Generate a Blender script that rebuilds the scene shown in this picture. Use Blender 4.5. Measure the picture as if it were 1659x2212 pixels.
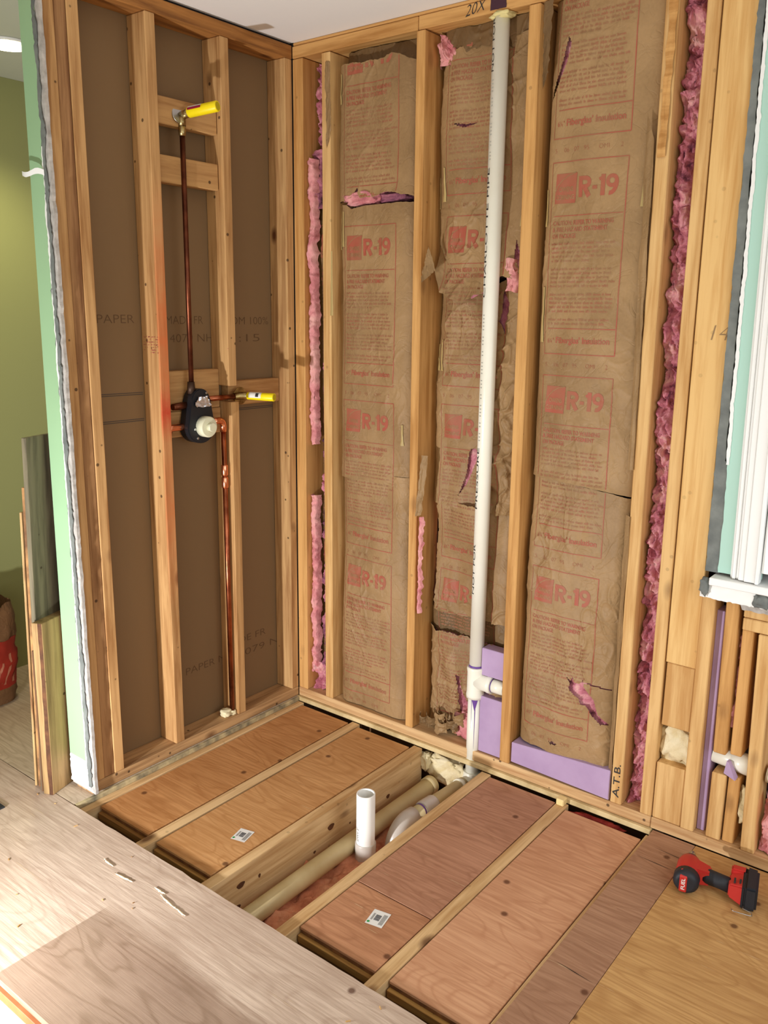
import bpy, bmesh, math, random
from mathutils import Vector, Matrix, noise, Quaternion

for o in list(bpy.data.objects):
    bpy.data.objects.remove(o, do_unlink=True)
SC = bpy.context.scene
COL = SC.collection
R = random.Random(7)

# ------------------------------------------------------------------ camera
yaw, pitch, roll, FPX = .6601, .2285, .0126, 1847.4
d = Vector((-math.sin(yaw)*math.cos(pitch), math.cos(yaw)*math.cos(pitch), -math.sin(pitch)))
r_ = Vector((math.cos(yaw), math.sin(yaw), 0)); u_ = r_.cross(d)
cr, sr = math.cos(roll), math.sin(roll)
rr = cr*r_+sr*u_; uu = -sr*r_+cr*u_
cam = bpy.data.cameras.new('camera'); camo = bpy.data.objects.new('camera', cam); COL.objects.link(camo)
M = Matrix((rr, uu, -d)).transposed().to_4x4(); M.translation = Vector((2.3059, -2.4059, 1.5611))
camo.matrix_world = M
cam.sensor_fit = 'VERTICAL'; cam.sensor_height = 36; cam.sensor_width = 27; cam.lens = FPX/2212*36
cam.clip_start = .05
SC.camera = camo

# ------------------------------------------------------------------ light
W = bpy.data.worlds.new('world'); SC.world = W; W.use_nodes = True
bg = W.node_tree.nodes['Background']; bg.inputs[0].default_value = (1, .93, .84, 1); bg.inputs[1].default_value = .30

def lamp(name, kind, loc, power, color=(1, 1, 1), rot=(0, 0, 0), **kw):
    l = bpy.data.lights.new(name, kind); l.energy = power; l.color = color
    for k, v in kw.items(): setattr(l, k, v)
    o = bpy.data.objects.new(name, l); COL.objects.link(o); o.location = loc; o.rotation_euler = rot
    return o
def aim(o, target):
    o.rotation_euler = (Vector(target)-o.location).to_track_quat('-Z', 'Y').to_euler()
k = lamp('work_light', 'SPOT', (.36, -2.20, .27), 150, (.97, .98, 1), shadow_soft_size=.03, spot_size=2.35, spot_blend=.85); aim(k, (.55, 0, 1.0))
k = lamp('warm_fill_behind', 'AREA', (2.9, -3.9, 1.5), 26, (1, .95, .86), shape='RECTANGLE', size=2.2, size_y=1.6); aim(k, (.9, 0, .5))  # soft warm fill light added behind the camera
k = lamp('window_daylight', 'AREA', (3.1, -.9, 1.2), 18, (.9, .96, 1), shape='RECTANGLE', size=1.4, size_y=1.4); aim(k, (1.3, -.5, .2))
SC.view_settings.view_transform = 'Standard'; SC.view_settings.look = 'None'
SC.view_settings.exposure = 0.0; SC.view_settings.gamma = 1; SC.view_settings.use_curve_mapping = False

# ------------------------------------------------------------------ materials
def lin(c): return tuple((v/255/12.92 if v/255 <= .04045 else ((v/255+.055)/1.055)**2.4) for v in c)+(1,)
class NT:
    def __init__(s, name, rough=.8, spec=.3):
        s.m = bpy.data.materials.new(name); s.m.use_nodes = True
        s.t = s.m.node_tree; s.N = s.t.nodes; s.L = s.t.links
        s.b = s.N['Principled BSDF']; s.b.inputs['Roughness'].default_value = rough
        s.b.inputs['Specular IOR Level'].default_value = spec
    def n(s, typ, **kw):
        n = s.N.new('ShaderNode'+typ)
        for k, v in kw.items():
            if k[0] == '_': setattr(n, k[1:], v)
        return n
    def put(s, sock, v):
        if hasattr(v, 'links') or isinstance(v, bpy.types.NodeSocket): s.L.new(v, sock)
        else: sock.default_value = v
    def math(s, op, a, b=0., c=0.):
        n = s.N.new('ShaderNodeMath'); n.operation = op
        s.put(n.inputs[0], a); s.put(n.inputs[1], b); s.put(n.inputs[2], c)
        return n.outputs[0]
    def coord(s, scale=(1, 1, 1), rnd=True):
        tc = s.N.new('ShaderNodeTexCoord'); v = tc.outputs['Object']
        if rnd:
            oi = s.N.new('ShaderNodeObjectInfo'); mu = s.N.new('ShaderNodeVectorMath'); mu.operation = 'MULTIPLY_ADD'
            s.L.new(oi.outputs['Random'], mu.inputs[0]); mu.inputs[1].default_value = (17, 23, 31); s.L.new(v, mu.inputs[2]); v = mu.outputs[0]
        mp = s.N.new('ShaderNodeMapping'); s.L.new(v, mp.inputs[0]); mp.inputs['Scale'].default_value = scale
        return mp.outputs[0]
    def noise(s, vec, scale=5, detail=4, rough=.55, dist=0.):
        n = s.N.new('ShaderNodeTexNoise'); s.L.new(vec, n.inputs['Vector'])
        n.inputs['Scale'].default_value = scale; n.inputs['Detail'].default_value = detail
        n.inputs['Roughness'].default_value = rough; n.inputs['Distortion'].default_value = dist
        return n.outputs['Fac']
    def ramp(s, fac, stops):
        n = s.N.new('ShaderNodeValToRGB'); s.L.new(fac, n.inputs[0]); e = n.color_ramp.elements
        while len(e) < len(stops): e.new(.5)
        for i, (p, c) in enumerate(stops):
            e[i].position = p; e[i].color = c if len(c) == 4 else lin(c)
        return n.outputs[0]
    def mix(s, fac, a, b, mode='MIX'):
        n = s.N.new('ShaderNodeMix'); n.data_type = 'RGBA'; n.blend_type = mode
        s.put(n.inputs[0], fac); s.put(n.inputs[6], a); s.put(n.inputs[7], b)
        return n.outputs[2]
    def color(s, c): s.put(s.b.inputs['Base Color'], c)
    def bump(s, h, strength=.3, dist=.002):
        n = s.N.new('ShaderNodeBump'); s.L.new(h, n.inputs['Height']); n.inputs['Strength'].default_value = strength
        n.inputs['Distance'].default_value = dist; s.L.new(n.outputs[0], s.b.inputs['Normal'])

def wood(name, base, dark, axis='z', knot=1., grain=1., spots=1., tint=None):
    t = NT(name, .7, .25); s = {'x': (.06, 1, 1), 'y': (1, .06, 1), 'z': (1, 1, .06)}[axis]
    v = t.coord(s); v1 = t.coord()
    g = t.noise(v, 55, 5, .6, .4); g2 = t.noise(v, 14, 3, .5, 1.2); big = t.noise(v1, 2.2, 2)
    f = t.math('ADD', t.math('MULTIPLY', g, .55), t.math('MULTIPLY', g2, .45))
    c = t.ramp(f, [(.39, dark), (.57, base)])
    c = t.mix(t.math('MULTIPLY', t.math('SUBTRACT', 1., big), .28*grain), c, lin(dark))
    ks = {'x': (.5, 1, 1), 'y': (1, .5, 1), 'z': (1, 1, .5)}[axis]
    vk = t.coord(ks)
    vo = t.n('TexVoronoi'); t.L.new(vk, vo.inputs['Vector']); vo.inputs['Scale'].default_value = 7.5
    kn = t.ramp(t.math('ADD', vo.outputs['Distance'], t.math('MULTIPLY', g, .05)), [(.08, (1, 1, 1, 1)), (.17, (0, 0, 0, 1))])
    c = t.mix(t.math('MULTIPLY', kn, .75*knot), c, lin((92, 52, 26)))
    v2 = t.n('TexVoronoi'); t.L.new(v1, v2.inputs['Vector']); v2.inputs['Scale'].default_value = 15
    sp = t.ramp(v2.outputs['Distance'], [(.065, (1, 1, 1, 1)), (.095, (0, 0, 0, 1))])
    c = t.mix(t.math('MULTIPLY', sp, .8*spots), c, lin((50, 30, 18)))
    if tint:   # (axis index, pos list, colour) paint smears
        sx = t.n('SeparateXYZ'); tc = t.n('TexCoord'); t.L.new(tc.outputs['Object'], sx.inputs[0])
        for z0, w, col, st in tint:
            m = t.math('SUBTRACT', 1., t.math('DIVIDE', t.math('ABSOLUTE', t.math('SUBTRACT', sx.outputs[2], z0)), w))
            m = t.math('MULTIPLY', t.math('MAXIMUM', m, 0.), t.math('MULTIPLY', st, t.math('MINIMUM', t.math('MAXIMUM', t.math('MULTIPLY', t.math('SUBTRACT', sx.outputs[0], .080), 120.), .06), 1.)))
            m = t.math('MINIMUM', t.math('MULTIPLY', m, t.math('ADD', t.noise(v1, 20, 3), .4)), 1.)
            c = t.mix(m, c, lin(col))
    t.color(c); t.bump(g, .25, .0015)
    return t.m

def plywood(name, base, dark, axis='x', patch=False, worn=.0, rough=.65):
    t = NT(name, rough, .3); s = {'x': (.25, 1, 1), 'y': (1, .25, 1)}[axis]
    v = t.coord(s); v1 = t.coord((1, 1, 1)); vf = t.coord({'x': (.04, 1, 1), 'y': (1, .04, 1)}[axis])
    n1 = t.noise(v, 6.5, 2, .5, .9)
    w = t.math('SINE', t.math('MULTIPLY', n1, 74.))
    w = t.math('POWER', t.math('MULTIPLY_ADD', w, .5, .5), 5.)
    fine = t.noise(vf, 110, 4, .7)
    big = t.noise(v1, 3, 3)
    c = t.mix(t.math('MULTIPLY', w, .28 if patch else .42), lin(base), lin(dark))
    c = t.mix(t.ramp(fine, [(.38, (0, 0, 0, 1)), (.62, (.55, .55, .55, 1))]), c, lin(dark))
    c = t.mix(t.math('MULTIPLY', t.math('GREATER_THAN', fine, .68), .35), c, lin((238, 214, 170)))
    c = t.mix(t.ramp(big, [(.4, (0, 0, 0, 1)), (.75, (.45, .45, .45, 1))]), c, lin(dark))
    vo = t.n('TexVoronoi'); vo.voronoi_dimensions = '2D'; t.L.new(v1, vo.inputs['Vector']); vo.inputs['Scale'].default_value = 5.
    kn = t.ramp(vo.outputs['Distance'], [(.03, (1, 1, 1, 1)), (.062, (0, 0, 0, 1))])
    sk = t.n('SeparateColor'); t.L.new(vo.outputs['Color'], sk.inputs[0])
    c = t.mix(t.math('MULTIPLY', kn, t.math('MULTIPLY', t.math('GREATER_THAN', sk.outputs[0], .92 if patch else .5), .8)), c, lin((84, 44, 22)))
    tc = t.n('TexCoord'); sx = t.n('SeparateXYZ'); t.L.new(tc.outputs['Object'], sx.inputs[0])
    if patch:  # dark varnished area of the sheet, world x>.49, y<-1.25
        jit = t.math('MULTIPLY', t.math('SUBTRACT', t.noise(v1, 6, 3), .5), .10)
        mx = t.math('MULTIPLY', t.math('SUBTRACT', t.math('ADD', sx.outputs[0], t.math('MULTIPLY', jit, .05)), .505), 300.)
        yy = t.math('ADD', sx.outputs[1], jit)
        my = t.math('MULTIPLY', t.math('SUBTRACT', -1.265, yy), 22.)
        cl = lambda q: t.math('MINIMUM', t.math('MAXIMUM', q, 0.), 1.)
        m = t.math('MULTIPLY', cl(mx), cl(my))
        vr = t.noise(v1, 9, 3)
        pc = t.mix(vr, lin((146, 120, 102)), lin((180, 154, 134)))
        pc = t.mix(t.math('MULTIPLY', w, .35), pc, lin((110, 84, 60)))
        c = t.mix(t.math('MULTIPLY', m, .92), c, pc)
        ro = t.math('MULTIPLY_ADD', m, -.5, .68)
        t.put(t.b.inputs['Roughness'], ro)
    t.color(c); t.bump(fine, .35 if worn else .15, .002)
    return t.m

def plain(name, c, rough=.6, metal=0., spec=.4, var=0., vs=8, c2=None, bump=0., bs=60):
    t = NT(name, rough, spec); t.b.inputs['Metallic'].default_value = metal
    v = t.coord()
    if var or c2:
        f = t.ramp(t.noise(v, vs, 4), [(.35, (0, 0, 0, 1)), (.68, (1, 1, 1, 1))])
        t.color(t.mix(f, lin(c), lin(c2 if c2 else tuple(q*(1-var) for q in c))))
    else: t.color(lin(c))
    if bump: t.bump(t.noise(v, bs, 4), bump, .003)
    return t.m
def emit(name, c, e):
    t = NT(name); t.color(lin(c)); t.b.inputs['Emission Color'].default_value = lin(c); t.b.inputs['Emission Strength'].default_value = e
    return t.m

LW, LD = (206, 162, 108), (158, 112, 66)
OW, OD = (218, 168, 104), (178, 126, 68)
PW, PD = (228, 188, 128), (194, 146, 88)
m_ls = wood('stud_wood', LW, LD, 'z'); m_lsy = wood('plate_wood_left', (200, 160, 112), (142, 106, 70), 'y')
m_lsred = wood('stud_wood_red_chalk', LW, LD, 'z', tint=[(1.45, .50, (206, 110, 62), .9), (1.19, .10, (190, 54, 34), 1.0), (.85, .35, (196, 114, 66), .8)])
m_blk = wood('block_wood', (198, 154, 100), (160, 114, 68), 'y')
m_os = wood('aged_stud_wood', OW, OD, 'z', knot=.5, spots=.35); m_osx = wood('aged_plate_wood', OW, OD, 'x', knot=.6, spots=.4)
m_ps = wood('pale_stud_wood', PW, PD, 'z', knot=.6, spots=.3); m_psx = wood('sill_plate_wood', (224, 188, 138), (182, 138, 92), 'x', knot=.7)
m_joist = wood('joist_wood', (228, 194, 144), (188, 146, 96), 'y', knot=1.1, spots=.3)
m_pa = plywood('plywood_orange', (208, 154, 100), (160, 104, 54)); m_pb = plywood('plywood_tan', (214, 164, 110), (170, 116, 64))
m_pr = plywood('plywood_red_brown', (196, 146, 116), (148, 100, 74)); m_pp = plywood('plywood_pinkish', (218, 168, 130), (180, 124, 88))
m_pg = plywood('plywood_weathered', (184, 142, 112), (140, 98, 72)); m_py = plywood('plywood_yellow', (208, 164, 106), (160, 112, 62), worn=1)
m_sub = plywood('subfloor_bleached', (218, 196, 176), (160, 132, 112), patch=True, worn=1)
m_subl = plywood('subfloor_hall', (206, 186, 162), (160, 138, 114), worn=1)
m_edge = plain('plywood_edge', (150, 98, 56), c2=(96, 60, 36), vs=30); m_cleat = wood('cleat_wood', (196, 150, 84), (150, 104, 54), 'x')
m_kraft_t = None
def kraft(name, base=(164, 132, 92), dark=(126, 98, 64)):
    t = NT(name, .55, .3); v = t.coord(); vz = t.coord((1, 1, .25))
    a = t.noise(v, 3.5, 4, .6); c = t.mix(t.ramp(a, [(.35, (0, 0, 0, 1)), (.7, (1, 1, 1, 1))]), lin(base), lin(dark))
    c = t.mix(t.math('MULTIPLY', t.noise(v, 130, 2), .25), c, lin(tuple(min(255, q*1.25) for q in base)))
    fold = t.noise(vz, 16, 5, .6, 1.5)
    rid = t.math('ABSOLUTE', t.math('SUBTRACT', t.noise(v, 14, 3, .5, .8), .5))
    h = t.math('ADD', t.math('MULTIPLY', fold, .5), t.math('MULTIPLY', t.math('MINIMUM', rid, .05), 6.))
    t.color(c); t.bump(h, .5, .005)
    return t.m
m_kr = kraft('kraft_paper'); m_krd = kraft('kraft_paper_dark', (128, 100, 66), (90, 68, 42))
m_red = plain('faded_red_ink', (170, 86, 66), .6, c2=(158, 102, 74), vs=14); m_red2 = plain('faded_small_ink', (170, 108, 80), .6, c2=(160, 122, 86), vs=20)
def fluff(name, stops, sc=9):
    t = NT(name, 1., 0.); v = t.coord(); t.color(t.ramp(t.noise(v, sc, 6, .65, .8), stops))
    t.bump(t.noise(v, 80, 6, .7, .8), .6, .006)
    return t.m
m_pink = fluff('pink_fiberglass', [(.32, (118, 66, 80)), (.42, (184, 106, 120)), (.52, (210, 136, 148)), (.64, (232, 176, 172))], 16)
m_pinkl = fluff('light_pink_fiberglass', [(.3, (196, 112, 118)), (.5, (232, 160, 160)), (.7, (240, 184, 176))])
m_pinkd = fluff('grimy_pink_fiberglass', [(.32, (60, 46, 52)), (.47, (150, 92, 112)), (.62, (214, 138, 152))])
m_beige = fluff('beige_fiberglass', [(.3, (150, 124, 84)), (.45, (224, 204, 156)), (.65, (240, 226, 190))])
m_floorpink = fluff('dusty_pink_fiberglass', [(.3, (170, 100, 76)), (.5, (222, 150, 116)), (.7, (236, 180, 146))])
m_foam = plain('purple_foam_board', (188, 162, 196), .85, c2=(170, 142, 178), vs=5, bump=.15, bs=150)
m_foamink = plain('foam_ink', (120, 100, 134), .8)
m_pvc = plain('white_pvc', (246, 244, 230), .3, spec=.5, c2=(236, 232, 214), vs=3); m_pvcb = plain('aged_beige_pvc', (214, 196, 150), .45, c2=(190, 168, 120), vs=6)
m_pvcg = plain('clear_primer_pvc', (212, 204, 196), .3, spec=.5, c2=(190, 180, 170), vs=9)
m_prim = plain('purple_primer', (108, 72, 150), .4); m_ink = plain('black_ink', (46, 44, 44), .6); m_inkf = plain('faded_grey_ink', (176, 174, 164), .6)
m_cop = plain('copper', (190, 112, 78), .3, metal=1., c2=(120, 62, 42), vs=16); m_copd = plain('tarnished_copper', (118, 66, 44), .38, metal=.9, c2=(84, 44, 30), vs=20)
m_copb = plain('bright_copper', (240, 158, 122), .22, metal=1.); m_bra = plain('brass', (190, 170, 120), .35, metal=1., c2=(120, 96, 60), vs=40)
m_blk_p = plain('black_plastic', (24, 25, 30), .45); m_yel = plain('yellow_plastic', (250, 226, 20), .4); m_lab = plain('label_white', (232, 230, 224), .5)
m_ivory = plain('ivory_plastic', (222, 220, 190), .45); m_maroon = plain('label_maroon', (150, 28, 60), .5); m_foil = plain('silver_foil', (225, 228, 238), .25, metal=.85)
m_steel = plain('steel', (190, 192, 196), .3, metal=1.); m_gap = plain('dark_crack', (42, 28, 18), .9)
m_green = plain('mint_green_paint', (160, 196, 154), .6, c2=(154, 190, 148), vs=2); m_greenwall = plain('green_wall_paint', (158, 160, 106), .6)
m_mint = plain('pale_mint_paint', (176, 214, 200), .6); m_grey = plain('torn_grey_paper', (128, 132, 128), .9, c2=(104, 108, 106), vs=20, bump=.3)
m_white = plain('white_paint', (240, 240, 238), .45); m_plas = plain('gypsum_plaster', (196, 190, 184), .9, c2=(160, 154, 148), vs=40, bump=.5)
m_ceil = None
m_ceil = plain('ceiling_paint', (238, 236, 234), .8)
m_brown = None
def brown_mat():
    t = NT('brown_gypsum_backing', .85, .2); v = t.coord((1, 1, .3)); 
    t.color(t.mix(t.noise(v, 3, 3), lin((138, 110, 78)), lin((124, 98, 68)))); t.bump(t.noise(t.coord((1, 1, .2)), 80, 3), .15, .001); return t.m
m_brown = brown_mat(); m_bink = plain('stamped_ink', (96, 70, 44), .8)
m_gapshade = plain('gap_shade_black', (26, 20, 16), .95)  # near-black colour that paints the shade inside narrow gaps

# ------------------------------------------------------------------ mesh helpers
def V(*a): return Vector(a)
def obj(name, bm, mat, parent=None, origin=None, smooth=False):
    me = bpy.data.meshes.new(name)
    o0 = Vector(parent['_o']) if parent is not None else Vector(origin if origin is not None else (0, 0, 0))
    for v in bm.verts: v.co -= o0
    bm.normal_update(); bm.to_mesh(me); bm.free()
    for mm in (mat if isinstance(mat, (list, tuple)) else [mat]): me.materials.append(mm)
    if smooth:
        for p in me.polygons: p.use_smooth = True
    o = bpy.data.objects.new(name, me); COL.objects.link(o)
    if parent is not None: o.parent = parent
    else: o.location = o0
    o['_o'] = list(o0)
    return o
def tag(o, label, cat, group=None, kind=None):
    o['label'] = label; o['category'] = cat
    if group: o['group'] = group
    if kind: o['kind'] = kind
    return o
def thing(name, label, cat, loc, group=None):
    o = bpy.data.objects.new(name, None); COL.objects.link(o); o.location = loc; o.empty_display_size = .05
    o['_o'] = list(loc); return tag(o, label, cat, group)
def struct(name, bm, mat, parent=None, origin=(0, 0, 0)):
    o = obj(name, bm, mat, parent, origin)
    if parent is None: o['kind'] = 'structure'
    return o
def hexa(bm, lo, hi, mi=0):
    """lo, hi: 4 points each (ccw from below), faces of a hexahedron"""
    a = [bm.verts.new(p) for p in lo]; b = [bm.verts.new(p) for p in hi]
    fs = [bm.faces.new(a[::-1]), bm.faces.new(b)]
    for i in range(4): fs.append(bm.faces.new((a[i], a[(i+1) % 4], b[(i+1) % 4], b[i])))
    for f in fs: f.material_index = mi
    return fs
def box(bm, x0, x1, y0, y1, z0, z1, mi=0):
    return hexa(bm, [(x0, y0, z0), (x1, y0, z0), (x1, y1, z0), (x0, y1, z0)], [(x0, y0, z1), (x1, y0, z1), (x1, y1, z1), (x0, y1, z1)], mi)
def bev(bm, w=.002, seg=1):
    bmesh.ops.bevel(bm, geom=list(bm.edges), offset=w, segments=seg, affect='EDGES', clamp_overlap=True)
def bbox(x0, x1, y0, y1, z0, z1, w=.002):
    bm = bmesh.new(); box(bm, x0, x1, y0, y1, z0, z1); bev(bm, w); return bm
def lean_box(x0, x1, y0, y1, z0, z1, dx=0, dy=0, w=.002):
    bm = bmesh.new(); hexa(bm, [(x0, y0, z0), (x1, y0, z0), (x1, y1, z0), (x0, y1, z0)], [(x0+dx, y0+dy, z1), (x1+dx, y0+dy, z1), (x1+dx, y1+dy, z1), (x0+dx, y1+dy, z1)])
    bev(bm, w); return bm
def tube(bm, pts, rad, n=20, cap=True, mi=0):
    pts = [Vector(p) for p in pts]; rads = rad if isinstance(rad, (list, tuple)) else [rad]*len(pts); rings = []
    up = None
    for i, p in enumerate(pts):
        t = (pts[min(i+1, len(pts)-1)]-pts[max(i-1, 0)]).normalized()
        if up is None: up = V(0, 0, 1) if abs(t.z) < .9 else V(1, 0, 0)
        a = (up-t*up.dot(t)).normalized(); up = a; b = t.cross(a)
        rings.append([bm.verts.new(p+(a*math.cos(q)+b*math.sin(q))*rads[i]) for q in [2*math.pi*j/n for j in range(n)]])
    for i in range(len(rings)-1):
        for j in range(n):
            f = bm.faces.new((rings[i][j], rings[i][(j+1) % n], rings[i+1][(j+1) % n], rings[i+1][j])); f.smooth = True; f.material_index = mi
    if cap:
        f = bm.faces.new(rings[0][::-1]); f.material_index = mi; f = bm.faces.new(rings[-1]); f.material_index = mi
    return rings
def T(*a, **k):
    bm = bmesh.new(); tube(bm, *a, **k); return bm
def arc(c, a, b, r, n=8, a0=0, a1=math.pi/2):
    c, a, b = Vector(c), Vector(a), Vector(b)
    return [c+(a*math.cos(a0+(a1-a0)*i/n)+b*math.sin(a0+(a1-a0)*i/n))*r for i in range(n+1)]
def fb(x, y, z=0, oct=4, sc=1): return noise.fractal(Vector((x*sc, y*sc, z*sc)), .7, 2.1, oct)
def grid(bm, nu, nv, f, keep=None, mi=0):
    vs = [[bm.verts.new(f(i/nu, j/nv)) for i in range(nu+1)] for j in range(nv+1)]
    for j in range(nv):
        for i in range(nu):
            if keep and not keep((vs[j][i].co+vs[j+1][i+1].co)/2): continue
            fc = bm.faces.new((vs[j][i], vs[j][i+1], vs[j+1][i+1], vs[j+1][i])); fc.smooth = True; fc.material_index = mi
    for row in vs:
        for v in row:
            if not v.link_faces: bm.verts.remove(v)
    return vs
def inpoly(x, y, P):
    c = False; j = len(P)-1
    for i in range(len(P)):
        if (P[i][1] > y) != (P[j][1] > y) and x < (P[j][0]-P[i][0])*(y-P[i][1])/(P[j][1]-P[i][1])+P[i][0]: c = not c
        j = i
    return c
def interp(P):
    def f(x):
        if x <= P[0][0]: return P[0][1]
        for (a, b), (c, e) in zip(P, P[1:]):
            if x <= c: return b+(e-b)*(x-a)/(c-a)
        return P[-1][1]
    return f
_tc = {}
def text_mesh(s, size, bold=0., shear=0., sx=1.):
    """list of (verts, tris) of flat text at the origin in x,y"""
    key = (s, size, bold, shear, sx)
    if key in _tc: return _tc[key]
    c = bpy.data.curves.new('t', 'FONT'); c.body = s; c.size = size; c.offset = bold; c.shear = shear; c.resolution_u = 3
    o = bpy.data.objects.new('t', c); me = bpy.data.meshes.new_from_object(o)
    bm = bmesh.new(); bm.from_mesh(me); bmesh.ops.triangulate(bm, faces=list(bm.faces))
    for _ in range(3):
        L = [e for e in bm.edges if e.calc_length() > .012]
        if not L: break
        bmesh.ops.subdivide_edges(bm, edges=L, cuts=1); bmesh.ops.triangulate(bm, faces=[f for f in bm.faces if len(f.verts) > 3])
    bm.verts.index_update()
    res = ([(v.co.x*sx, v.co.y) for v in bm.verts], [[v.index for v in f.verts] for f in bm.faces])
    bm.free(); bpy.data.objects.remove(o); bpy.data.meshes.remove(me); bpy.data.curves.remove(c)
    _tc[key] = res
    return res
def add_text(bm, s, size, f, x=0, y=0, fit=None, **kw):
    """f maps (u,v) to a 3D point; fit = wanted width"""
    vs, fs = text_mesh(s, size, **kw)
    if not vs: return
    k = 1.
    if fit: k = fit/max(1e-6, max(a for a, b in vs))
    w = [bm.verts.new(f(x+a*k, y+b)) for a, b in vs]
    for t in fs:
        try: bm.faces.new([w[i] for i in t])
        except ValueError: pass

# ------------------------------------------------------------------ room shell
bm = bmesh.new(); box(bm, -.60, 3.6, -4.2, .16, 2.486, 2.50)
bmesh.ops.delete(bm, geom=[v for v in bm.verts if 0], context='VERTS')
struct('ceiling', bbox(-.101, 3.6, -4.2, .14, 2.4865, 2.50, .0005), m_ceil); bm.free()
struct('ceiling.001', bbox(-1.30, -.103, -2.6, 1.6, 2.452, 2.47, .001), plain('hall_ceiling_paint', (196, 198, 180), .8))
struct('wall_hall', bbox(-1.20, -1.16, -2.6, 1.6, -.02, 2.452, .001), m_greenwall)
wl = struct('wall_left', bbox(-.1025, -.0895, -.97, .14, -.02, 2.45, .001), m_brown)
# stamped print on the back of the board
bm = bmesh.new(); fx = lambda u, v: V(-.0888, u, v)
for s, y0, y1, z in [('PAPER', -.802, -.659, 1.519), ('MADE FR', -.535, -.372, 1.516), ('OM 100% R', -.245, -.012, 1.514), ('4079 NH', -.52, -.33, 1.455), (' 1:15', -.285, -.10, 1.452), ('PAPER M', -.515, -.32, .236), ('4079 N', -.255, -.03, .222), ('DE FR', -.25, -.10, .28)]:
    add_text(bm, s, .040, lambda a, b: fx(a+y0, b+z), fit=y1-y0, bold=-.0006)
o = obj('stamped_text', bm, m_bink, wl); o['label'] = 'grey stamped letters'
bm = bmesh.new()
for z0, z1 in ((1.290, 1.287), (1.201, 1.200)):
    for a, b in ((-.85, -.64), (-.60, -.35), (-.29, -.03)):
        for dz in (0, .006): hexa(bm, [(-.0895, a, z0+dz), (-.0885, a, z0+dz), (-.0885, b, z1+dz), (-.0895, b, z1+dz)], [(-.0895, a, z0+dz+.002), (-.0885, a, z0+dz+.002), (-.0885, b, z1+dz+.002), (-.0895, b, z1+dz+.002)])
obj('chalk_line', bm, plain('grey_line_ink', (70, 62, 58), .8), wl)
struct('wall_corner_filler', bbox(-.0895, .004, .002, .14, -.02, 2.4865, .0005), m_gapshade); struct('wall_left_gap_shade', bbox(-.089, -.012, -1.40, -.002, 2.4775, 2.486, .0005), m_gapshade)  # corner backing and added solid strip, coloured near-black as painted gap shade
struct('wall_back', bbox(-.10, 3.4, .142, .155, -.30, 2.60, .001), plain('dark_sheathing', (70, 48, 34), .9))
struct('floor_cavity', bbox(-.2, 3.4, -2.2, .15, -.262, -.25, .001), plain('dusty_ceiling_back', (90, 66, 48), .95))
# subfloor sheets
S1 = bmesh.new(); box(S1, -2.0, 3.5, -1.590, -1.0565, -.0185, 0)
def jag(bm, y, amp):
    es = [e for e in bm.edges if all(abs(v.co.y-y) < 1e-4 for v in e.verts) and abs(e.verts[0].co.x-e.verts[1].co.x) > 1]
    es += [e for e in bm.edges if all(abs(v.co.y+1.590) < 1e-4 for v in e.verts) and abs(e.verts[0].co.x-e.verts[1].co.x) > 1]
    bmesh.ops.subdivide_edges(bm, edges=es, cuts=120)
    for v in bm.verts:
        if abs(v.co.y-y) < 1e-4: v.co.y += amp*fb(v.co.x, 0, 3, 4, 14)-.0015
jag(S1, -1.0565, .0035)
struct('floor', S1, m_sub)
struct('floor.001', bbox(-2.0, .0, -1.0545, 1.5, -.0185, -.0005, .001), m_subl)
struct('floor.002', bbox(-2.0, 3.5, -4.3, -1.592, -.075, -.045, .001), plain('lower_floor_vinyl', (246, 236, 190), .4))
struct('trim_floor_edge', bbox(-2.0, 3.5, -1.6, -1.55, -.044, -.019, .001), plain('floor_edge_wood', (176, 112, 70), .6, c2=(150, 88, 52), vs=12))

# ------------------------------------------------------------------ left wall framing
LS = 'wall studs along the left wall'
def stud(name, lab, x0, x1, y0, y1, z0, z1, mat, group, dx=0, dy=0, cat='stud', w=.0025):
    return tag(obj(name, lean_box(x0, x1, y0, y1, z0, z1, dx, dy, w), mat, origin=(x0, y0, z0)), lab, cat, group)
stud('bottom_plate', 'low horizontal wall plate under the copper pipes on the left', -.089, 0, -.985, 0, .0005, .038, m_lsy, 'bottom plates', cat='plate')
stud('top_plate', 'dark-edged top plate over the studs of the left wall', -.089, 0, -1.45, 0, 2.4325, 2.477, wood('top_plate_wood', (184, 126, 66), (128, 82, 40), 'y'), 'top plates', cat='plate')
ZT = 2.432
for i, (t, mat) in enumerate((('third stud of the triple left end post, nearest the brown board', m_ls), ('rough middle stud of the triple left end post', wood('stud_wood_rough', (176, 132, 88), (118, 78, 46), 'z')), ('outer stud of the triple left end post beside the torn grey paper', m_ls))):
    y1 = -.858-.0385*i
    stud('wall_stud', t, -.089, -.002*(i == 1), y1-.038, y1, .0385, ZT, mat, LS, dy=.003)
stud('wall_stud', 'left wall stud with orange-red chalk streak left of the shower valve', -.089, 0, -.637, -.599, .0385, ZT, m_lsred, LS, dy=.006)
stud('wall_stud', 'upper half of the cut stud right of the tall copper riser', -.089, 0, -.339, -.301, 1.303, ZT, m_ls, LS, dy=.002)
stud('wall_stud', 'shorter cut stud standing on the plate beside the hot copper pipe', -.089, 0, -.336, -.298, .0385, 1.245, m_ls, LS, dy=.006)
stud('wall_stud', 'stud in the room corner at the end of the left wall', -.089, -.0005, -.0385, -.0005, .0385, ZT, wood('corner_stud_wood', (208, 166, 112), (160, 116, 72), 'z', knot=1.4), LS)
BL = 'blocks nailed between the left wall studs'
stud('wood_block', 'top wooden block behind the shower arm elbow', -.060, -.022, -.598, -.340, 2.131, 2.212, m_blk, BL, cat='block')
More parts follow.
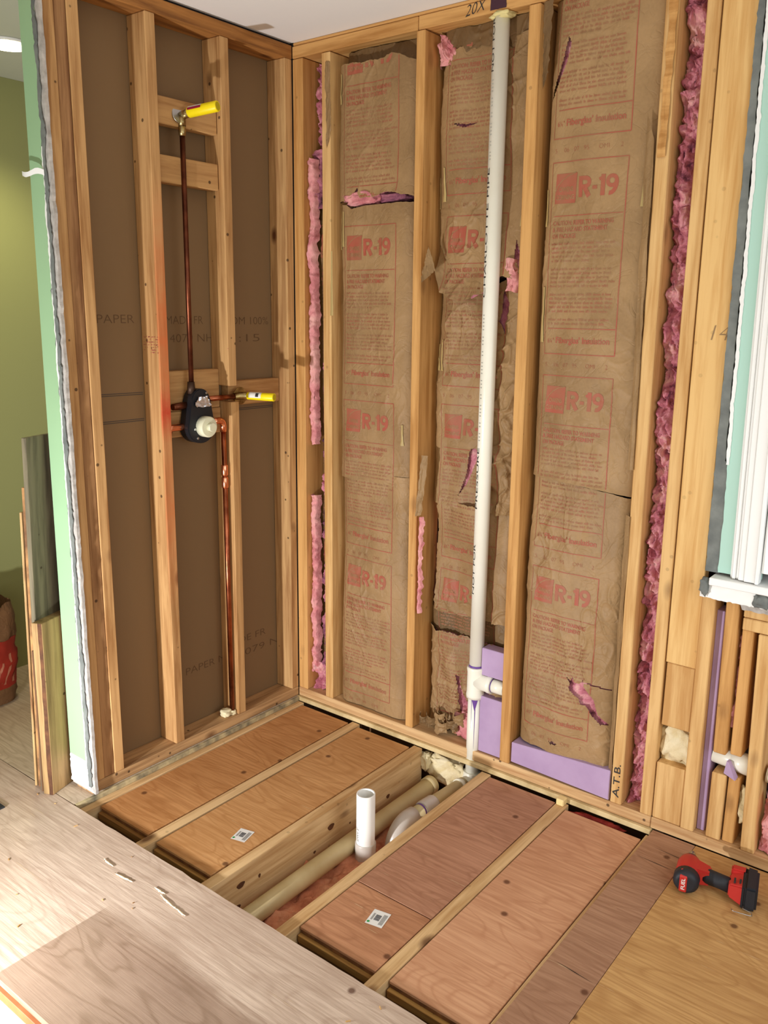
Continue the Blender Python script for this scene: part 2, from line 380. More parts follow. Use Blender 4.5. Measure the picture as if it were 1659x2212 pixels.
stud('wood_block', 'second wooden block, below the shower arm block', -.060, -.022, -.598, -.340, 1.957, 2.040, m_blk, BL, cat='block')
stud('wood_block', 'wide block with scribble behind the top of the valve', -.0885, -.05, -.598, -.340, 1.226, 1.361, m_blk, BL, cat='block')
stud('wood_block', 'lower block behind the bottom of the valve', -.0885, -.05, -.598, -.337, 1.136, 1.2245, m_blk, BL, cat='block')
stud('wood_block', 'block between cut stud and corner behind the yellow tub spout cap', -.0885, -.05, -.298, -.039, 1.226, 1.314, m_blk, BL, cat='block')

# red mill stamps
def stamp(par, f, w, h, seed):
    rr = random.Random(seed); bm = bmesh.new()
    for i in range(60):
        a, b = rr.uniform(0, w), rr.choice([h*k/6 for k in range(7)])+rr.uniform(-.001, .001); l = rr.uniform(.002, .007)
        bm.faces.new([bm.verts.new(f(*p)) for p in ((a, b), (a+l, b), (a+l, b+.0016), (a, b+.0016))])
    obj('mill_stamp', bm, plain('stamp_red%d' % seed, (176, 84, 78), .7), par)
ws = {o.name: o for o in bpy.data.objects if o.name.startswith('wall_stud')}
stamp(ws['wall_stud.003'], lambda a, b: V(-.080+a, -.6371+.0025, 1.425+b), .075, .05, 3)
stamp(ws['wall_stud.004'], lambda a, b: V(-.080+a, -.3391+.0008, 1.425+b), .075, .05, 4)

# drywall wrapped wall end
dw = thing('drywall_strip', 'mint green painted drywall strip on the end of the left wall', 'drywall', (-.05, -.98, 0))
XL = lambda z: -.112+.034*z/2.4
bm = bmesh.new(); n = 60
def strip_grid(xa, xb, y, z0, z1, nz=80, amp=.0, seed=0, thick=.003, side=0):
    """vertical ragged strip facing -y; xa,xb functions of z"""
    bm = bmesh.new(); pr = None
    for j in range(nz+1):
        z = z0+(z1-z0)*j/nz
        a = xa(z)+(amp*(fb(z, seed, 0, 5, 14)+.5*fb(z, seed, 9, 3, 70)) if side in (0, 1) else 0); b = xb(z)+(amp*(fb(z, seed+5, 0, 5, 14)+.5*fb(z, seed, 3, 3, 70)) if side in (0, 2) else 0)
        q = [bm.verts.new(p) for p in ((a, y, z), (b, y, z), (b, y+thick, z), (a, y+thick, z))]
        if pr:
            for k in range(4): bm.faces.new((pr[k], pr[(k+1) % 4], q[(k+1) % 4], q[k]))
        else: bm.faces.new(q[::-1])
        pr = q
    bm.faces.new(pr); return bm
obj('painted_face', strip_grid(XL, lambda z: -.008, -.9885, .10, 2.45, 40, .0), m_green, dw)
obj('plaster_edge', strip_grid(lambda z: XL(z)+.002, lambda z: .020-.006*z/2.4, -.9855, .008, 2.45, 160, .004, 3, .0105, 2), m_plas, dw)
obj('torn_grey_paper', strip_grid(lambda z: -.012, lambda z: .008-.006*z/2.4, -.991, .03, 2.44, 300, .009, 9, .0024), m_grey, dw)
obj('plaster_skim', strip_grid(lambda z: -.0135, lambda z: -.0095, -.9918, .03, 2.0, 260, .0055, 19, .002), m_white, dw)
bm = strip_grid(lambda z: XL(z)+.001, lambda z: .0, -.9895, .018, .118, 12, .008, 4, .003); obj('unpainted_patch', bm, m_white, dw)
bm = bmesh.new()
grid(bm, 14, 3, lambda u, v: V(-.005-.085*u, -.993-.03*math.sin(u*2.6), 1.923+.004*math.sin(u*9)+(.016-.006*u)*v+.002*fb(u*4, v))); obj('torn_flap', bm, m_white, dw)

# ------------------------------------------------------------------ back wall framing
BS = 'wall studs along the back wall'
def bstud(lab, x0, x1, z0=.0385, z1=ZT, dx=-.012, y0=0., y1=.138, mat=None, name='wall_stud'):
    return stud(name, lab, x0, x1, y0, y1, z0, z1, mat or m_os, BS, dx=dx)
bpm = m_psx
stud('bottom_plate', 'long horizontal sill plate at the foot of the insulated back wall', -.0, 1.508, 0, .138, .0005, .038, m_psx, 'bottom plates', cat='plate')
stud('bottom_plate', 'short sill plate at the right end of the back wall beside the driver', 1.5095, 3.3, 0, .138, .0005, .038, m_psx, 'bottom plates', cat='plate')
stud('subfloor_strip', 'leftover strip of subfloor showing under the back wall plate', -.089, 1.515, -.012, .138, -.0185, -.0005, plain('moldy_ply_edge', (224, 200, 150), .8, c2=(176, 150, 100), vs=12), 'subfloor strips', cat='plywood')
stud('subfloor_strip', 'mould-stained strip of subfloor along the foot of the left wall', -.0, .014, -1.053, -.013, -.0185, -.0005, plain('mouldy_strip', (190, 172, 130), .9, c2=(112, 104, 84), vs=22), 'subfloor strips', cat='plywood')
stud('top_plate', 'left piece of the top plate over the back wall', 0, .549, 0, .138, 2.434, 2.474, m_osx, 'top plates', cat='plate')
tp = stud('top_plate', 'right piece of the top plate marked 20X in black', .551, 3.3, 0, .138, 2.434, 2.474, m_osx, 'top plates', cat='plate')
stud('top_plate', 'upper doubled plate just under the ceiling over the back wall', 0, 3.3, .003, .138, 2.476, 2.486, m_osx, 'top plates', cat='plate')
bm = bmesh.new(); add_text(bm, '20X', .045, lambda a, b: V(.725+a, -.0008, 2.438+b+.12*a), sx=.9, shear=.3, bold=-.0005); obj('pen_marking', bm, m_ink, tp)
bm = bmesh.new(); grid(bm, 10, 5, lambda u, v: V(.815+.055*u+.003*fb(u*3, v), -.0009, 2.440+.036*v+.002*fb(v*3, u))); obj('dark_stain', bm, plain('dark_stain', (70, 40, 52), .8), tp)
bstud('narrow pale stud tight in the room corner of the back wall', .0015, .050, dx=.0)
s1 = bstud('first full stud right of the corner, between pink fluff and left paper bay', .149, .188, dx=-.010, mat=m_ps)
bstud('knotty stud between the left and middle paper-faced bays', .552, .586, dx=-.008)
bstud('stud between the white vent pipe and the right paper-faced bay', .963, 1.001, dx=-.018)
s4 = bstud('stud marked A.T.B. between the right paper bay and the deep pink insulation', 1.373, 1.410, dx=-.022, mat=m_ps)
bm = bmesh.new(); add_text(bm, 'A.T.B.', .030, lambda a, b: V(1.400-b, -.0009, .062+a), fit=.115, bold=.0002); obj('pen_marking', bm, m_ink, s4)
s5 = bstud('stud right of the deep pink insulation with long straight seam', 1.472, 1.508, dx=-.012, mat=m_ps)
# wide board with a knock-out hole
wb = thing('wall_board', 'wide pale jack board with knots left of the window trim', 'board', (1.51, 0, .32), BS)
obj('upper_board', lean_box(1.5095, 1.5985, .004, .042, .556, ZT, -.010), wood('jack_board_wood', (232, 192, 128), (206, 156, 92), 'z', knot=.9, spots=.2), wb)
stud('wall_board', 'short board piece under the straight cut below the wide pale jack board', 1.5125, 1.597, .006, .044, .352, .5545, m_ps, BS, cat='board')
stud('wall_board', 'short lower board below the hole stuffed with beige insulation', 1.5105, 1.598, .004, .042, .0385, .228, m_ps, BS, cat='board')
bm = bmesh.new(); add_text(bm, '14', .06, lambda a, b: V(1.536+a+.2*b, .0028, 1.50+b), bold=-.0012); obj('pencil_mark', bm, plain('pencil_grey', (150, 120, 84), .7), wb)
def blob(name, c, s, mat, seed, lab=None, cat=None, amp=.35, fs=9, parent=None, sub=4, group=None, kind=None):
    bm = bmesh.new(); bmesh.ops.create_icosphere(bm, subdivisions=sub, radius=1)
    for v in bm.verts:
        p = v.co.copy(); q = p.copy()
        for k in range(3): q[k] = math.copysign(abs(q[k])**.65, q[k])
        f = 1+amp*fb(p.x+seed, p.y, p.z, 5, fs/6)+amp*.5*(abs(fb(p.x, p.y+seed, p.z, 4, fs/2))-.2)
        v.co = V(c[0]+q.x*s[0]*f, c[1]+q.y*s[1]*f, c[2]+q.z*s[2]*f)
    o = obj(name, bm, mat, parent, origin=c, smooth=True)
    if lab: tag(o, lab, cat, group, kind)
    return o
blob('insulation_tuft', (1.555, .065, .292), (.050, .042, .072), m_beige, 3, 'cream wad of insulation filling the hole in the wide board', 'insulation')
RS = 'cripple studs below the window sill'
def rs(lab, x0, x1, z0, z1, y0=.0, dx=0, mat=None):
    return stud('cripple_stud', lab, x0, x1, y0, y0+.089, z0, z1, mat or m_ps, RS, dx=dx)
rs('tall stud left of the upright purple foam strip under the sill', 1.6, 1.639, .0385, .800, dx=-.004)
f_ = tag(obj('foam_strip', lean_box(1.640, 1.663, .028, .085, .0385, .742, -.006), m_foam, origin=(1.64, .02, .04)), 'narrow upright purple foam strip between two studs below the sill', 'foam board')
rs('stud piece above the drain pipe gap, next to the purple strip', 1.672, 1.708, .318, .800, dx=-.008, mat=m_os)
rs('stud piece below the drain pipe gap, next to the purple strip', 1.674, 1.715, .0385, .252, y0=.006)
rs('recessed stud piece above the drain pipe gap under the sill blocks', 1.716, 1.748, .320, .706, y0=.014, dx=-.004, mat=m_os)
rs('recessed stud piece below the drain pipe gap with broken top', 1.720, 1.752, .0385, .253, y0=.014, mat=m_os)
rs('last cripple stud before the photo edge with pink batt on its right', 1.777, 1.815, .0385, .706, dx=-.018)
for lab, z0, z1, dx in (('upper horizontal sill block under the window', .746, .782, 0), ('lower horizontal sill block resting on the cripple studs', .708, .744, 0)):
    stud('sill_block', lab, 1.7135, 2.9, .002, .10, z0, z1, m_ps, 'sill blocks under the window', cat='block')
pp = thing('drain_pipe', 'white drain pipe crossing the stud gap below the window', 'pipe', (1.75, .05, .285))
obj('pipe', T([(1.6635, .05, .292), (1.776, .05, .284)], .027, 24), m_pvc, pp); obj('coupling', T([(1.716, .05, .2885), (1.776, .05, .2842)], .031, 24), m_pvc, pp)
obj('pipe', T([(1.8165, .05, .28), (2.5, .05, .27)], .027, 24), m_pvc, pp)
bm = bmesh.new(); hexa(bm, [(1.705, .012, .256), (1.74, .004, .247), (1.745, .02, .252), (1.71, .03, .262)], [(1.712, .006, .300), (1.718, .004, .298), (1.72, .02, .298), (1.714, .022, .30)]); tag(obj('foam_shard', bm, m_foam, origin=(1.72, 0, .25)), 'broken purple foam shard leaning on the white drain pipe', 'foam scrap')

# window
wn = struct('window_1', bbox(1.80, 3.1, -.045, .10, .87, .88), m_white)
XG = lambda z: 1.642-.020*(z-.86)/1.4-.0*z
tag(obj('drywall_strip', strip_grid(lambda z: XG(z)-.005+.006*0, lambda z: 1.751, -.013, .865, 2.47, 120, .003, 2, .012, 1), m_mint, origin=(1.64, -.01, .86)), 'pale mint drywall beside the window trim', 'drywall')
tag(obj('torn_paper_edge', strip_grid(lambda z: 1.6005-.010*(z-.86)/1.4, lambda z: XG(z)-.002 if z < 1.17 else XG(z)-.014, -.010, .862, 2.45, 160, .003, 12, .008), m_grey, origin=(1.6, 0, .86)), 'grey torn drywall paper between jack board and mint drywall', 'drywall')
tag(obj('plaster_ridge', strip_grid(lambda z: XG(z)-.010, lambda z: XG(z)-.001, -.0155, 1.17, 2.40, 200, .003, 22, .004), m_white, origin=(1.62, 0, 1.17)), 'white ragged plaster edge on the mint drywall by the window', 'plaster')
cs = thing('window_casing', 'white moulded vertical casing at the right edge above the sill', 'window trim', (1.70, -.02, .857))
for i, (a, b, y) in enumerate(((1.672, 1.678, -.020), (1.678, 1.688, -.028), (1.688, 1.696, -.024), (1.696, 1.712, -.032), (1.712, 1.742, -.036), (1.742, 1.752, -.044))):
    obj('moulding', lean_box(a, b, y, -.0135, .858, 2.45, -.022), m_white, cs)
obj('jamb', bbox(1.753, 1.80, -.03, .11, .888, 2.3), m_white, cs)
struct('window_2', bbox(1.802, 2.9, .112, .118, .885, 2.3, .001), emit('daylight_glass', (235, 245, 255), .9))
sl = thing('window_sill', 'chipped white window sill with bare plaster below it', 'sill', (1.61, -.04, .80))
obj('sill_board', lean_box(1.625, 2.9, -.05, .10, .834, .856), m_white, sl)
bm = bmesh.new(); NB = 40
grid(bm, 60, 6, lambda u, v: V(1.600+.30*u, -.036+.002*fb(u*9, v*3), .792+.042*v-.004*fb(u*20, 3)*(1-v))); obj('apron', bm, m_white, sl)
obj('backing', bbox(1.601, 2.9, -.033, .0, .800, .833), m_plas, sl)
blob('plaster_chip', (1.611, -.038, .826), (.012, .010, .022), m_grey, 5, parent=sl, sub=3)
blob('exposed_plaster', (1.765, -.036, .812), (.022, .006, .018), m_grey, 8, parent=sl, sub=3, amp=.5, fs=18)
bm = bmesh.new(); grid(bm, 40, 5, lambda u, v: V(1.652+.25*u, -.0022, .784+.014*v+(.016 if u > .2 else 0)*(v-1)+.004*fb(u*14, 2))); obj('plaster_smear', bm, m_plas, sl)

# ------------------------------------------------------------------ insulation batts (paper facings)
def yfun(x0, x1, y, bulge, cr, seed, lean=0.):
    def F(x, z):
        t = (x-x0)/(x1-x0); e = min(x-x0, x1-x)
        yy = y+.007+.046*math.exp(-max(e, 0)/.015)-bulge*math.sin(math.pi*min(max(t, 0), 1))
        a = noise.noise(V(x*7+seed, z*2.2, seed)); b = noise.noise(V(x*17-seed, z*5, seed+3)); wx = .04*noise.noise(V(x*9, z*9, seed+9))
        msk = max(0, noise.noise(V(x*5+seed, z*3.2, 5+seed))+.25)
        rid = (1-min(1, abs(noise.noise(V((x+wx)*12+seed, (z+wx)*9, seed)))*7))**2
        rd2 = (1-min(1, abs(noise.noise(V((x-wx)*19+seed, (z+wx)*13, seed+2)))*7))**2
        ve = noise.voronoi(V((x+wx)*10+seed*3, (z+wx)*8, seed))[0]
        return yy+1.3*cr*(.0075*a+.0022*b-msk*(.0035*rid+.0022*rd2)-.004*min(.5, ve[1]-ve[0])*(.4+msk)) + lean*(z-1.2)
    return F
def grid_xz(bm, x0, x1, zlo, zhi, F, st=.0031, keep=None, curl=None):
    nx = max(4, int((x1-x0)/st)); zm = max(zhi((x0+x1)/2)-zlo((x0+x1)/2), .02); nz = max(3, int(zm/(st*1.25)))
    def f(u, v):
        x = x0+(x1-x0)*u; a, b = zlo(x), zhi(x); z = a+(b-a)*v; y = F(x, z)
        if curl:
            q = curl(x, z, a, b); y += q[0]; z += q[1]
        return V(x, y, z)
    kp = (lambda c: not any(inpoly(c.x, c.z, P) for P in keep)) if keep else None
    grid(bm, nx, nz, f, kp)
FS = []
CAUT = ['CAUTION: REFER TO WARNING', '& FIRE HAZARD STATEMENT', 'ON PACKAGE']
def ragz(P, amp, seed):
    f = interp(P); return lambda x: f(x)+amp*fb(x, seed, 1, 4, 22)
def in_sheet(x, z, zlo, zhi, holes, m=.004):
    return zlo(x)+m < z < zhi(x)-m and not any(inpoly(x, z, P) for P in holes)
def clip(bm, ok):
    bad = [f for f in bm.faces if not ok(f.calc_center_median())]
    bmesh.ops.delete(bm, geom=bad, context='FACES')
def batt(lab, x0, x1, lo, hi, y, bulge, cr, seed, xf, Ts, holes=(), curl=None, mat=None, pink=True, lean=0., amp=.004, wf=.235, wp=None):
    zlo, zhi = ragz(lo, amp, seed), ragz(hi, amp, seed+7)
    xm = (x0+x1)/2; org = (xm, y, zlo(xm))
    th = thing('insulation_batt', lab, 'insulation', org, 'paper-faced insulation batts')
    F = yfun(x0, x1, y, bulge, cr, wp if wp is not None else seed, lean); FS.append((x0, x1, zlo, zhi, F))
    bm = bmesh.new(); grid_xz(bm, x0, x1, zlo, zhi, F, keep=holes, curl=curl)
    sheet = obj('paper_facing', bm, mat or m_kr, th, smooth=True)
    G = lambda dy: (lambda x, z: V(x, F(x, z)-dy-.0002+(curl(x, z, zlo(x), zhi(x))[0] if curl else 0), z))
    ok = lambda c: in_sheet(c.x, c.z, zlo, zhi, holes)
    fr = bmesh.new(); tx = bmesh.new(); sm = bmesh.new(); lg = bmesh.new(); lt = bmesh.new()
    rr = random.Random(seed*13+1)
    def line(bmx, xa, za, xb, zb, w, dy=.0007):
        L = math.hypot(xb-xa, zb-za); n = max(2, int(L/.006)); g = G(dy); pr = None
        nx, nz = -(zb-za)/L*w/2, (xb-xa)/L*w/2
        for i in range(n+1):
            x = xa+(xb-xa)*i/n; z = za+(zb-za)*i/n; q = (bmx.verts.new(g(x-nx, z-nz)), bmx.verts.new(g(x+nx, z+nz)))
            if pr: bmx.faces.new((pr[0], q[0], q[1], pr[1]))
            pr = q
    for T0 in Ts:
        xa, xb = xf, xf+wf
        line(fr, xa, T0, xb, T0, .003); line(fr, xa, T0-.551, xb, T0-.551, .003)
        line(fr, xa, T0, xa, T0-.551, .0016); line(fr, xb, T0, xb, T0-.551, .003)
        line(fr, xa+.012, T0-.150, xb-.004, T0-.150, .0025); line(fr, xa+.012, T0-.475, xb-.002, T0-.475, .003)
        g = G(.0007)
        # logo
        grid(lg, 14, 16, lambda u, v: g(xa+.012+.068*u+.004*v, T0-.115+.083*v))
        g2 = G(.0013)
        pts = [(xa+.013+.0, T0-.082), (xa+.022, T0-.064), (xa+.037, T0-.049), (xa+.055, T0-.038), (xa+.080, T0-.032)]
        for p, q in zip(pts, pts[1:]): line(lt, p[0], p[1], q[0], q[1], .002, .0013)
        add_text(lt, 'OWENS', .019, lambda a, b: g2(xa+.026+a, T0-.082+b), fit=.046, bold=.0002)
        add_text(lt, 'CORNING', .019, lambda a, b: g2(xa+.016+a, T0-.104+b), fit=.060, bold=.0002)
        def stroke(path, w=.0125):
            P = [Vector(p) for p in path]; pr = None
            for q, p in enumerate(P):
                t = (P[min(q+1, len(P)-1)]-P[max(q-1, 0)]).normalized(); n = V(-t.y, t.x)*w/2 if False else Vector((-t.y, t.x))*w/2
                c2 = [tx.verts.new(g(xa+.088+k.x, T0-.101+k.y)) for k in (p-n, p, p+n)]
                if pr: tx.faces.new((pr[0], c2[0], c2[1], pr[1])); tx.faces.new((pr[1], c2[1], c2[2], pr[2]))
                pr = c2
        LN = lambda a, b, n=8: [(a[0]+(b[0]-a[0])*q/n, a[1]+(b[1]-a[1])*q/n) for q in range(n+1)]
        AR = lambda cx, cy, rx, ry, a, b, n=14: [(cx+rx*math.cos(a+(b-a)*q/n), cy+ry*math.sin(a+(b-a)*q/n)) for q in range(n+1)]
        stroke(LN((.0085, 0), (.0085, .057))); stroke([(.009, .051), (.016, .051)]+AR(.024, .0395, .0125, .0115, PI/2, -PI/2)+[(.016, .028), (.009, .028)], .0115); stroke(LN((.021, .027), (.037, 0)), .0135)
        stroke(LN((.047, .024), (.061, .024), 3), .010)
        stroke(LN((.078, 0), (.078, .057)), .013); stroke(LN((.066, .044), (.078, .050), 3), .009)
        stroke(AR(.1045, .0385, .0130, .0130, 0, 2*PI, 20), .0105); stroke(AR(.1000, .0345, .0178, .029, .15, -1.75, 12), .0115)
        for i, s in enumerate(CAUT): add_text(tx, s, .0175, lambda a, b: g(xa+.010+a, T0-.176-.0185*i+b), bold=.0004, fit=(.195, .178, .078)[i])
        add_text(tx, '6\u00bc"', .020, lambda a, b: g(xa+.010+a, T0-.518+b), fit=.022)
        add_text(tx, "Fiberglas' Insulation", .025, lambda a, b: g(xa+.038+a, T0-.518+b), fit=.180, bold=.0007)
        for xx, s in ((.005, '5'), (.035, '06'), (.068, '07'), (.100, '95'), (.145, 'OMI'), (.208, '2')): add_text(tx, s, .018, lambda a, b: g(xa+xx+a, T0-.590+b), bold=-.0004)
        z = T0-.232; row = 0
        while z > T0-.465:
            row += 1
            if row % 6 != 0:
                x = xa+.010; end = xa+rr.choice((.20, .205, .215, .21, .12 if row % 6 == 5 else .2))
                while x < end:
                    for _ in range(rr.randint(2, 8)):
                        w = .0022; h = rr.choice((.0048, .0048, .0072))
                        q = [sm.verts.new(g(*p)) for p in ((x, z), (x+w, z), (x+w, z+h), (x, z+h))]; sm.faces.new(q); x += .0034
                    x += .004
            z -= .0122
    for b_, nm, mt in ((fr, 'printed_frame', m_red), (tx, 'printed_text', m_red), (sm, 'fine_print', m_red2), (lg, 'printed_logo', m_red), (lt, 'logo_lettering', mat or m_kr)):
        clip(b_, ok)
        for v in [v for v in b_.verts if not v.link_faces]: b_.verts.remove(v)
        if len(b_.faces): obj(nm, b_, mt, th)
        else: b_.free()
    if pink:
        bm = bmesh.new(); za, zb = min(zlo(x0), zlo(x1)), max(zhi(x0), zhi(x1))
        def fp(u, v):
            x = x0+.004+(x1-x0-.008)*u; z = zlo(x)+.004+(zhi(x)-zlo(x)-.008)*v; e = min(u, 1-u)
            return V(x, F(x, z)+.012+.010*abs(fb(x, z, seed, 4, 30))+.02*math.exp(-e*30), z)
        grid(bm, 40, max(6, int((zb-za)/.012)), fp); obj('fiberglass', bm, m_pink, th, smooth=True)
    return th, F

PI = math.pi
def fluffy(name, lab, x0, x1, z0, z1, y, mat, seed, amp=.02, xa=None, xb=None, st=.0042, grp='exposed pink insulation'):
    bm = bmesh.new(); xa = xa or (lambda z: x0); xb = xb or (lambda z: x1)
    def f(u, v):
        z = z0+(z1-z0)*v; x = xa(z)+(xb(z)-xa(z))*u; e = min(u, 1-u)
        n1 = fb(x+seed, z*.8, seed, 5, 13); wv = .05*noise.noise(V(x*14, z*14, seed)); n2 = abs(noise.noise(V((x+wv)*24+seed, (z+wv)*17, 1))); n3 = abs(noise.noise(V((x-wv)*55, (z+wv)*42+seed, 4)))
        return V(x+.003*fb(z, seed, u, 3, 20)+.006*noise.noise(V(x*50, z*50, 7+seed)), y+.030*math.exp(-e*14)-amp*(.8*n1+1.3*n2+.8*n3+.35*abs(noise.noise(V(x*120, z*95, seed))))+amp*.9, z+.008*noise.noise(V(x*40, z*40, seed)))
    grid(bm, max(6, int((x1-x0)/st*1.4)), int((z1-z0)/st), f)
    return tag(obj(name, bm, mat, origin=((x0+x1)/2, y, z0), smooth=True), lab, 'insulation', grp)
def curl_bottom(h, out, x_a=-9, x_b=9, s=1.):
    def c(x, z, a, b):
        t = max(0, 1-(z-a)/h)
        w = s if x_a < x < x_b else .15*s
        return (-out*w*t*t*(.7+.6*fb(x, 3, 0, 3, 12)), 0)
    return c
# left bay
X = (.192, .549)
batt('top scrap of brown paper insulation tucked above the left bay', *X, [(.19, 2.335), (.5, 2.33)], [(.19, 2.43), (.55, 2.43)], .050, .0, 1, 1, .232, [], mat=m_krd, pink=True)
batt('brown paper-faced batt at the top of the left bay, torn at its foot', .183, .549, [(.18, 1.945), (.225, 1.945), (.262, 1.952), (.292, 1.985), (.31, 1.95), (.36, 1.948), (.43, 1.962), (.475, 1.952), (.55, 1.938)], [(.18, 2.388), (.40, 2.378), (.44, 2.392), (.50, 2.368), (.55, 2.35)], .016, .010, 1.1, 2, .232, [2.463], curl=curl_bottom(.05, .012, .30, .6), amp=.005)
batt('tall brown paper-faced batt in the middle height of the left bay with two R-19 prints', .187, .549, [(.18, .955), (.36, .955), (.45, .950), (.55, .93)], [(.18, 1.935), (.24, 1.93), (.262, 1.915), (.33, 1.925), (.55, 1.925)], .022, .012, 1.2, 3, .226, [1.858, 1.247], curl=curl_bottom(.05, .004), amp=.002)
batt('brown paper-faced batt at the bottom of the left bay', *X, [(.19, .0415), (.55, .0415)], [(.19, .985), (.55, .985)], .026, .012, 1.2, 4, .226, [1.247, .645], amp=.001)
# middle bay
batt('dark crumpled paper scrap above the middle bay behind the vent pipe', .590, .955, [(.6, 2.33), (.75, 2.37), (.95, 2.33)], [(.59, 2.432), (.96, 2.432)], .055, .0, 2.2, 5, .632, [], mat=m_krd, pink=False)

batt('crumpled brown paper-faced batt in the upper middle bay, curled open at its foot', .589, .957, [(.58, 1.685), (.605, 1.70), (.64, 1.63), (.72, 1.600), (.80, 1.628), (.86, 1.68), (.955, 1.66)], [(.58, 2.30), (.62, 2.335), (.66, 2.37), (.75, 2.40), (.80, 2.36), (.955, 2.39)], .054, .006, 3.2, 6, .637, [2.490, 1.872],
     holes=[[(.66, 2.155), (.70, 2.148), (.745, 2.15), (.735, 2.143), (.70, 2.138)], [(.905, 1.79), (.925, 1.73), (.918, 1.70), (.900, 1.735)]], curl=curl_bottom(.09, .03, -9, .79), amp=.006)
batt('crumpled brown paper batt at middle height behind the vent pipe with long tear', .589, .957, [(.58, .93), (.62, .905), (.70, .90), (.74, .895), (.955, .905)], [(.58, 1.69), (.62, 1.655), (.72, 1.63), (.83, 1.65), (.955, 1.72)], .064, .006, 3.6, 7, .637, [1.872, 1.257],
     holes=[[(.760, 1.11), (.778, 1.115), (.795, 1.09), (.775, 1.05), (.745, .985), (.716, .94), (.728, .97), (.748, 1.03)], [(.86, 1.64), (.882, 1.60), (.868, 1.50), (.850, 1.54)]], amp=.004)
batt('brown paper batt in the lower middle bay left of the vent pipe', .592, .957, [(.58, .50), (.955, .515)], [(.58, .915), (.955, .92)], .062, .006, 3.4, 8, .640, [1.257, .641+.02], amp=.006, holes=[[(.59, .93), (.612, .92), (.622, .80), (.615, .70), (.625, .56), (.62, .48), (.60, .49)]])
batt('folded dark layer of brown paper in the lower middle bay', .592, .957, [(.58, .40), (.955, .41)], [(.58, .52), (.955, .53)], .076, .0, 3.0, 9, .640, [.80], mat=m_krd, amp=.004)
batt('crushed brown paper batt at the bottom of the middle bay beside the foam', .594, .955, [(.58, .062), (.70, .052), (.955, .055)], [(.58, .435), (.955, .425)], .062, .006, 4.2, 10, .655, [.600], amp=.012,
     holes=[[(.74, .285), (.755, .28), (.765, .22), (.80, .16), (.83, .13), (.80, .10), (.765, .13), (.757, .20)], [(.80, .05), (.84, .08), (.88, .04)]], curl=curl_bottom(.12, .010, .6, .8))
blob('insulation_tuft', (.80, .058, .105), (.055, .030, .048), m_pinkl, 21, 'pink fluff spilling beside the foot of the vent pipe', 'insulation')
for i, (x, z, s_) in enumerate(((.655, .085, .03), (.70, .075, .034), (.745, .10, .032), (.772, .128, .03), (.62, .08, .024), (.69, .11, .03))):
    bm = bmesh.new(); rr = random.Random(i+3); q0 = rr.uniform(0, 3)
    grid(bm, 12, 12, lambda u, v: V(x+(u-.5)*s_*1.6+.006*fb(v*3+i, u*3), .026-.022*math.sin(u*PI)*(.5+v*.5)+.008*fb(u*4, v*4, i), z+(v-.5)*s_*(1.6+.5*math.sin(u*5+q0))))
    tag(obj('paper_scrap', bm, m_kr if i % 2 else m_krd, origin=(x, 0, z-s_), smooth=True), ('small brown paper scrap at the foot of the middle bay, crumpled among others'), 'paper scrap', 'brown paper scraps at the foot of the middle bay')
tag(obj('pink_strip', (lambda bm: (grid(bm, 8, 60, lambda u, v: V(.590+.030*u*(.4+.8*abs(fb(v*3, 1, 0, 3, 2)))+.002, .008+.010*abs(fb(u*2, v*12, 2))-.014*math.sin(u*PI), .50+.36*v)), bm)[1])(bmesh.new()), m_pinkl, origin=(.60, .01, .5), smooth=True), 'narrow light pink insulation strip squeezed beside the knotty middle stud', 'insulation')
blob('insulation_tuft', (.300, .040, 1.950), (.075, .028, .024), m_pinkl, 17, 'pink fluff showing through the tear between the two upper left batts', 'insulation')
blob('insulation_tuft', (.44, .050, 1.946), (.075, .024, .018), m_pinkd, 18, 'greyish fluff in the right half of the tear high in the left bay', 'insulation')
fluffy('insulation_tuft', 'light pink fluff poking out at the top left of the middle bay', .590, .73, 2.33, 2.425, .048, m_pinkl, 11, .02, xb=lambda z: .64+.9*max(0, 2.40-z))
fluffy('insulation_tuft', 'pale pink fluff bursting out right of the vent pipe, halfway up', .875, .925, 1.63, 1.73, .035, m_pinkl, 19, .02, xb=lambda z: .93-.4*abs(z-1.67))
# right bay
batt('large brown paper-faced batt filling the upper right bay, two R-19 logos', 1.004, 1.372, [(1.0, 1.061), (1.16, 1.052), (1.35, 1.033)], [(1.0, 2.432), (1.38, 2.432)], .018, .010, 1.25, 12, 1.040, [1.997+.616, 1.997, 1.380], lean=-.004, amp=.0012,
     holes=[[(1.072, 2.335), (1.080, 2.31), (1.066, 2.26), (1.035, 2.19), (1.018, 2.165), (1.030, 2.20), (1.054, 2.265)]], curl=curl_bottom(.03, .006))
batt('brown paper-faced batt filling the lower right bay with a ragged hole', 1.004, 1.370, [(1.0, .132), (1.1, .136), (1.2, .124), (1.37, .136)], [(1.0, 1.059), (1.16, 1.050), (1.35, 1.029)], .024, .016, 1.8, 13, 1.040, [1.380, .762], amp=.0015,
     holes=[[(1.190, .420), (1.206, .406), (1.212, .420), (1.222, .404), (1.238, .404), (1.248, .420), (1.254, .398), (1.268, .378), (1.286, .364), (1.294, .338), (1.305, .312), (1.335, .292), (1.340, .284), (1.316, .282), (1.284, .306), (1.266, .334), (1.246, .338), (1.240, .358), (1.220, .368), (1.202, .380), (1.206, .396)],
            [(1.140, .175), (1.150, .170), (1.156, .178), (1.175, .166), (1.158, .165), (1.150, .162)], [(1.25, .414), (1.34, .404), (1.34, .400), (1.25, .409)]])
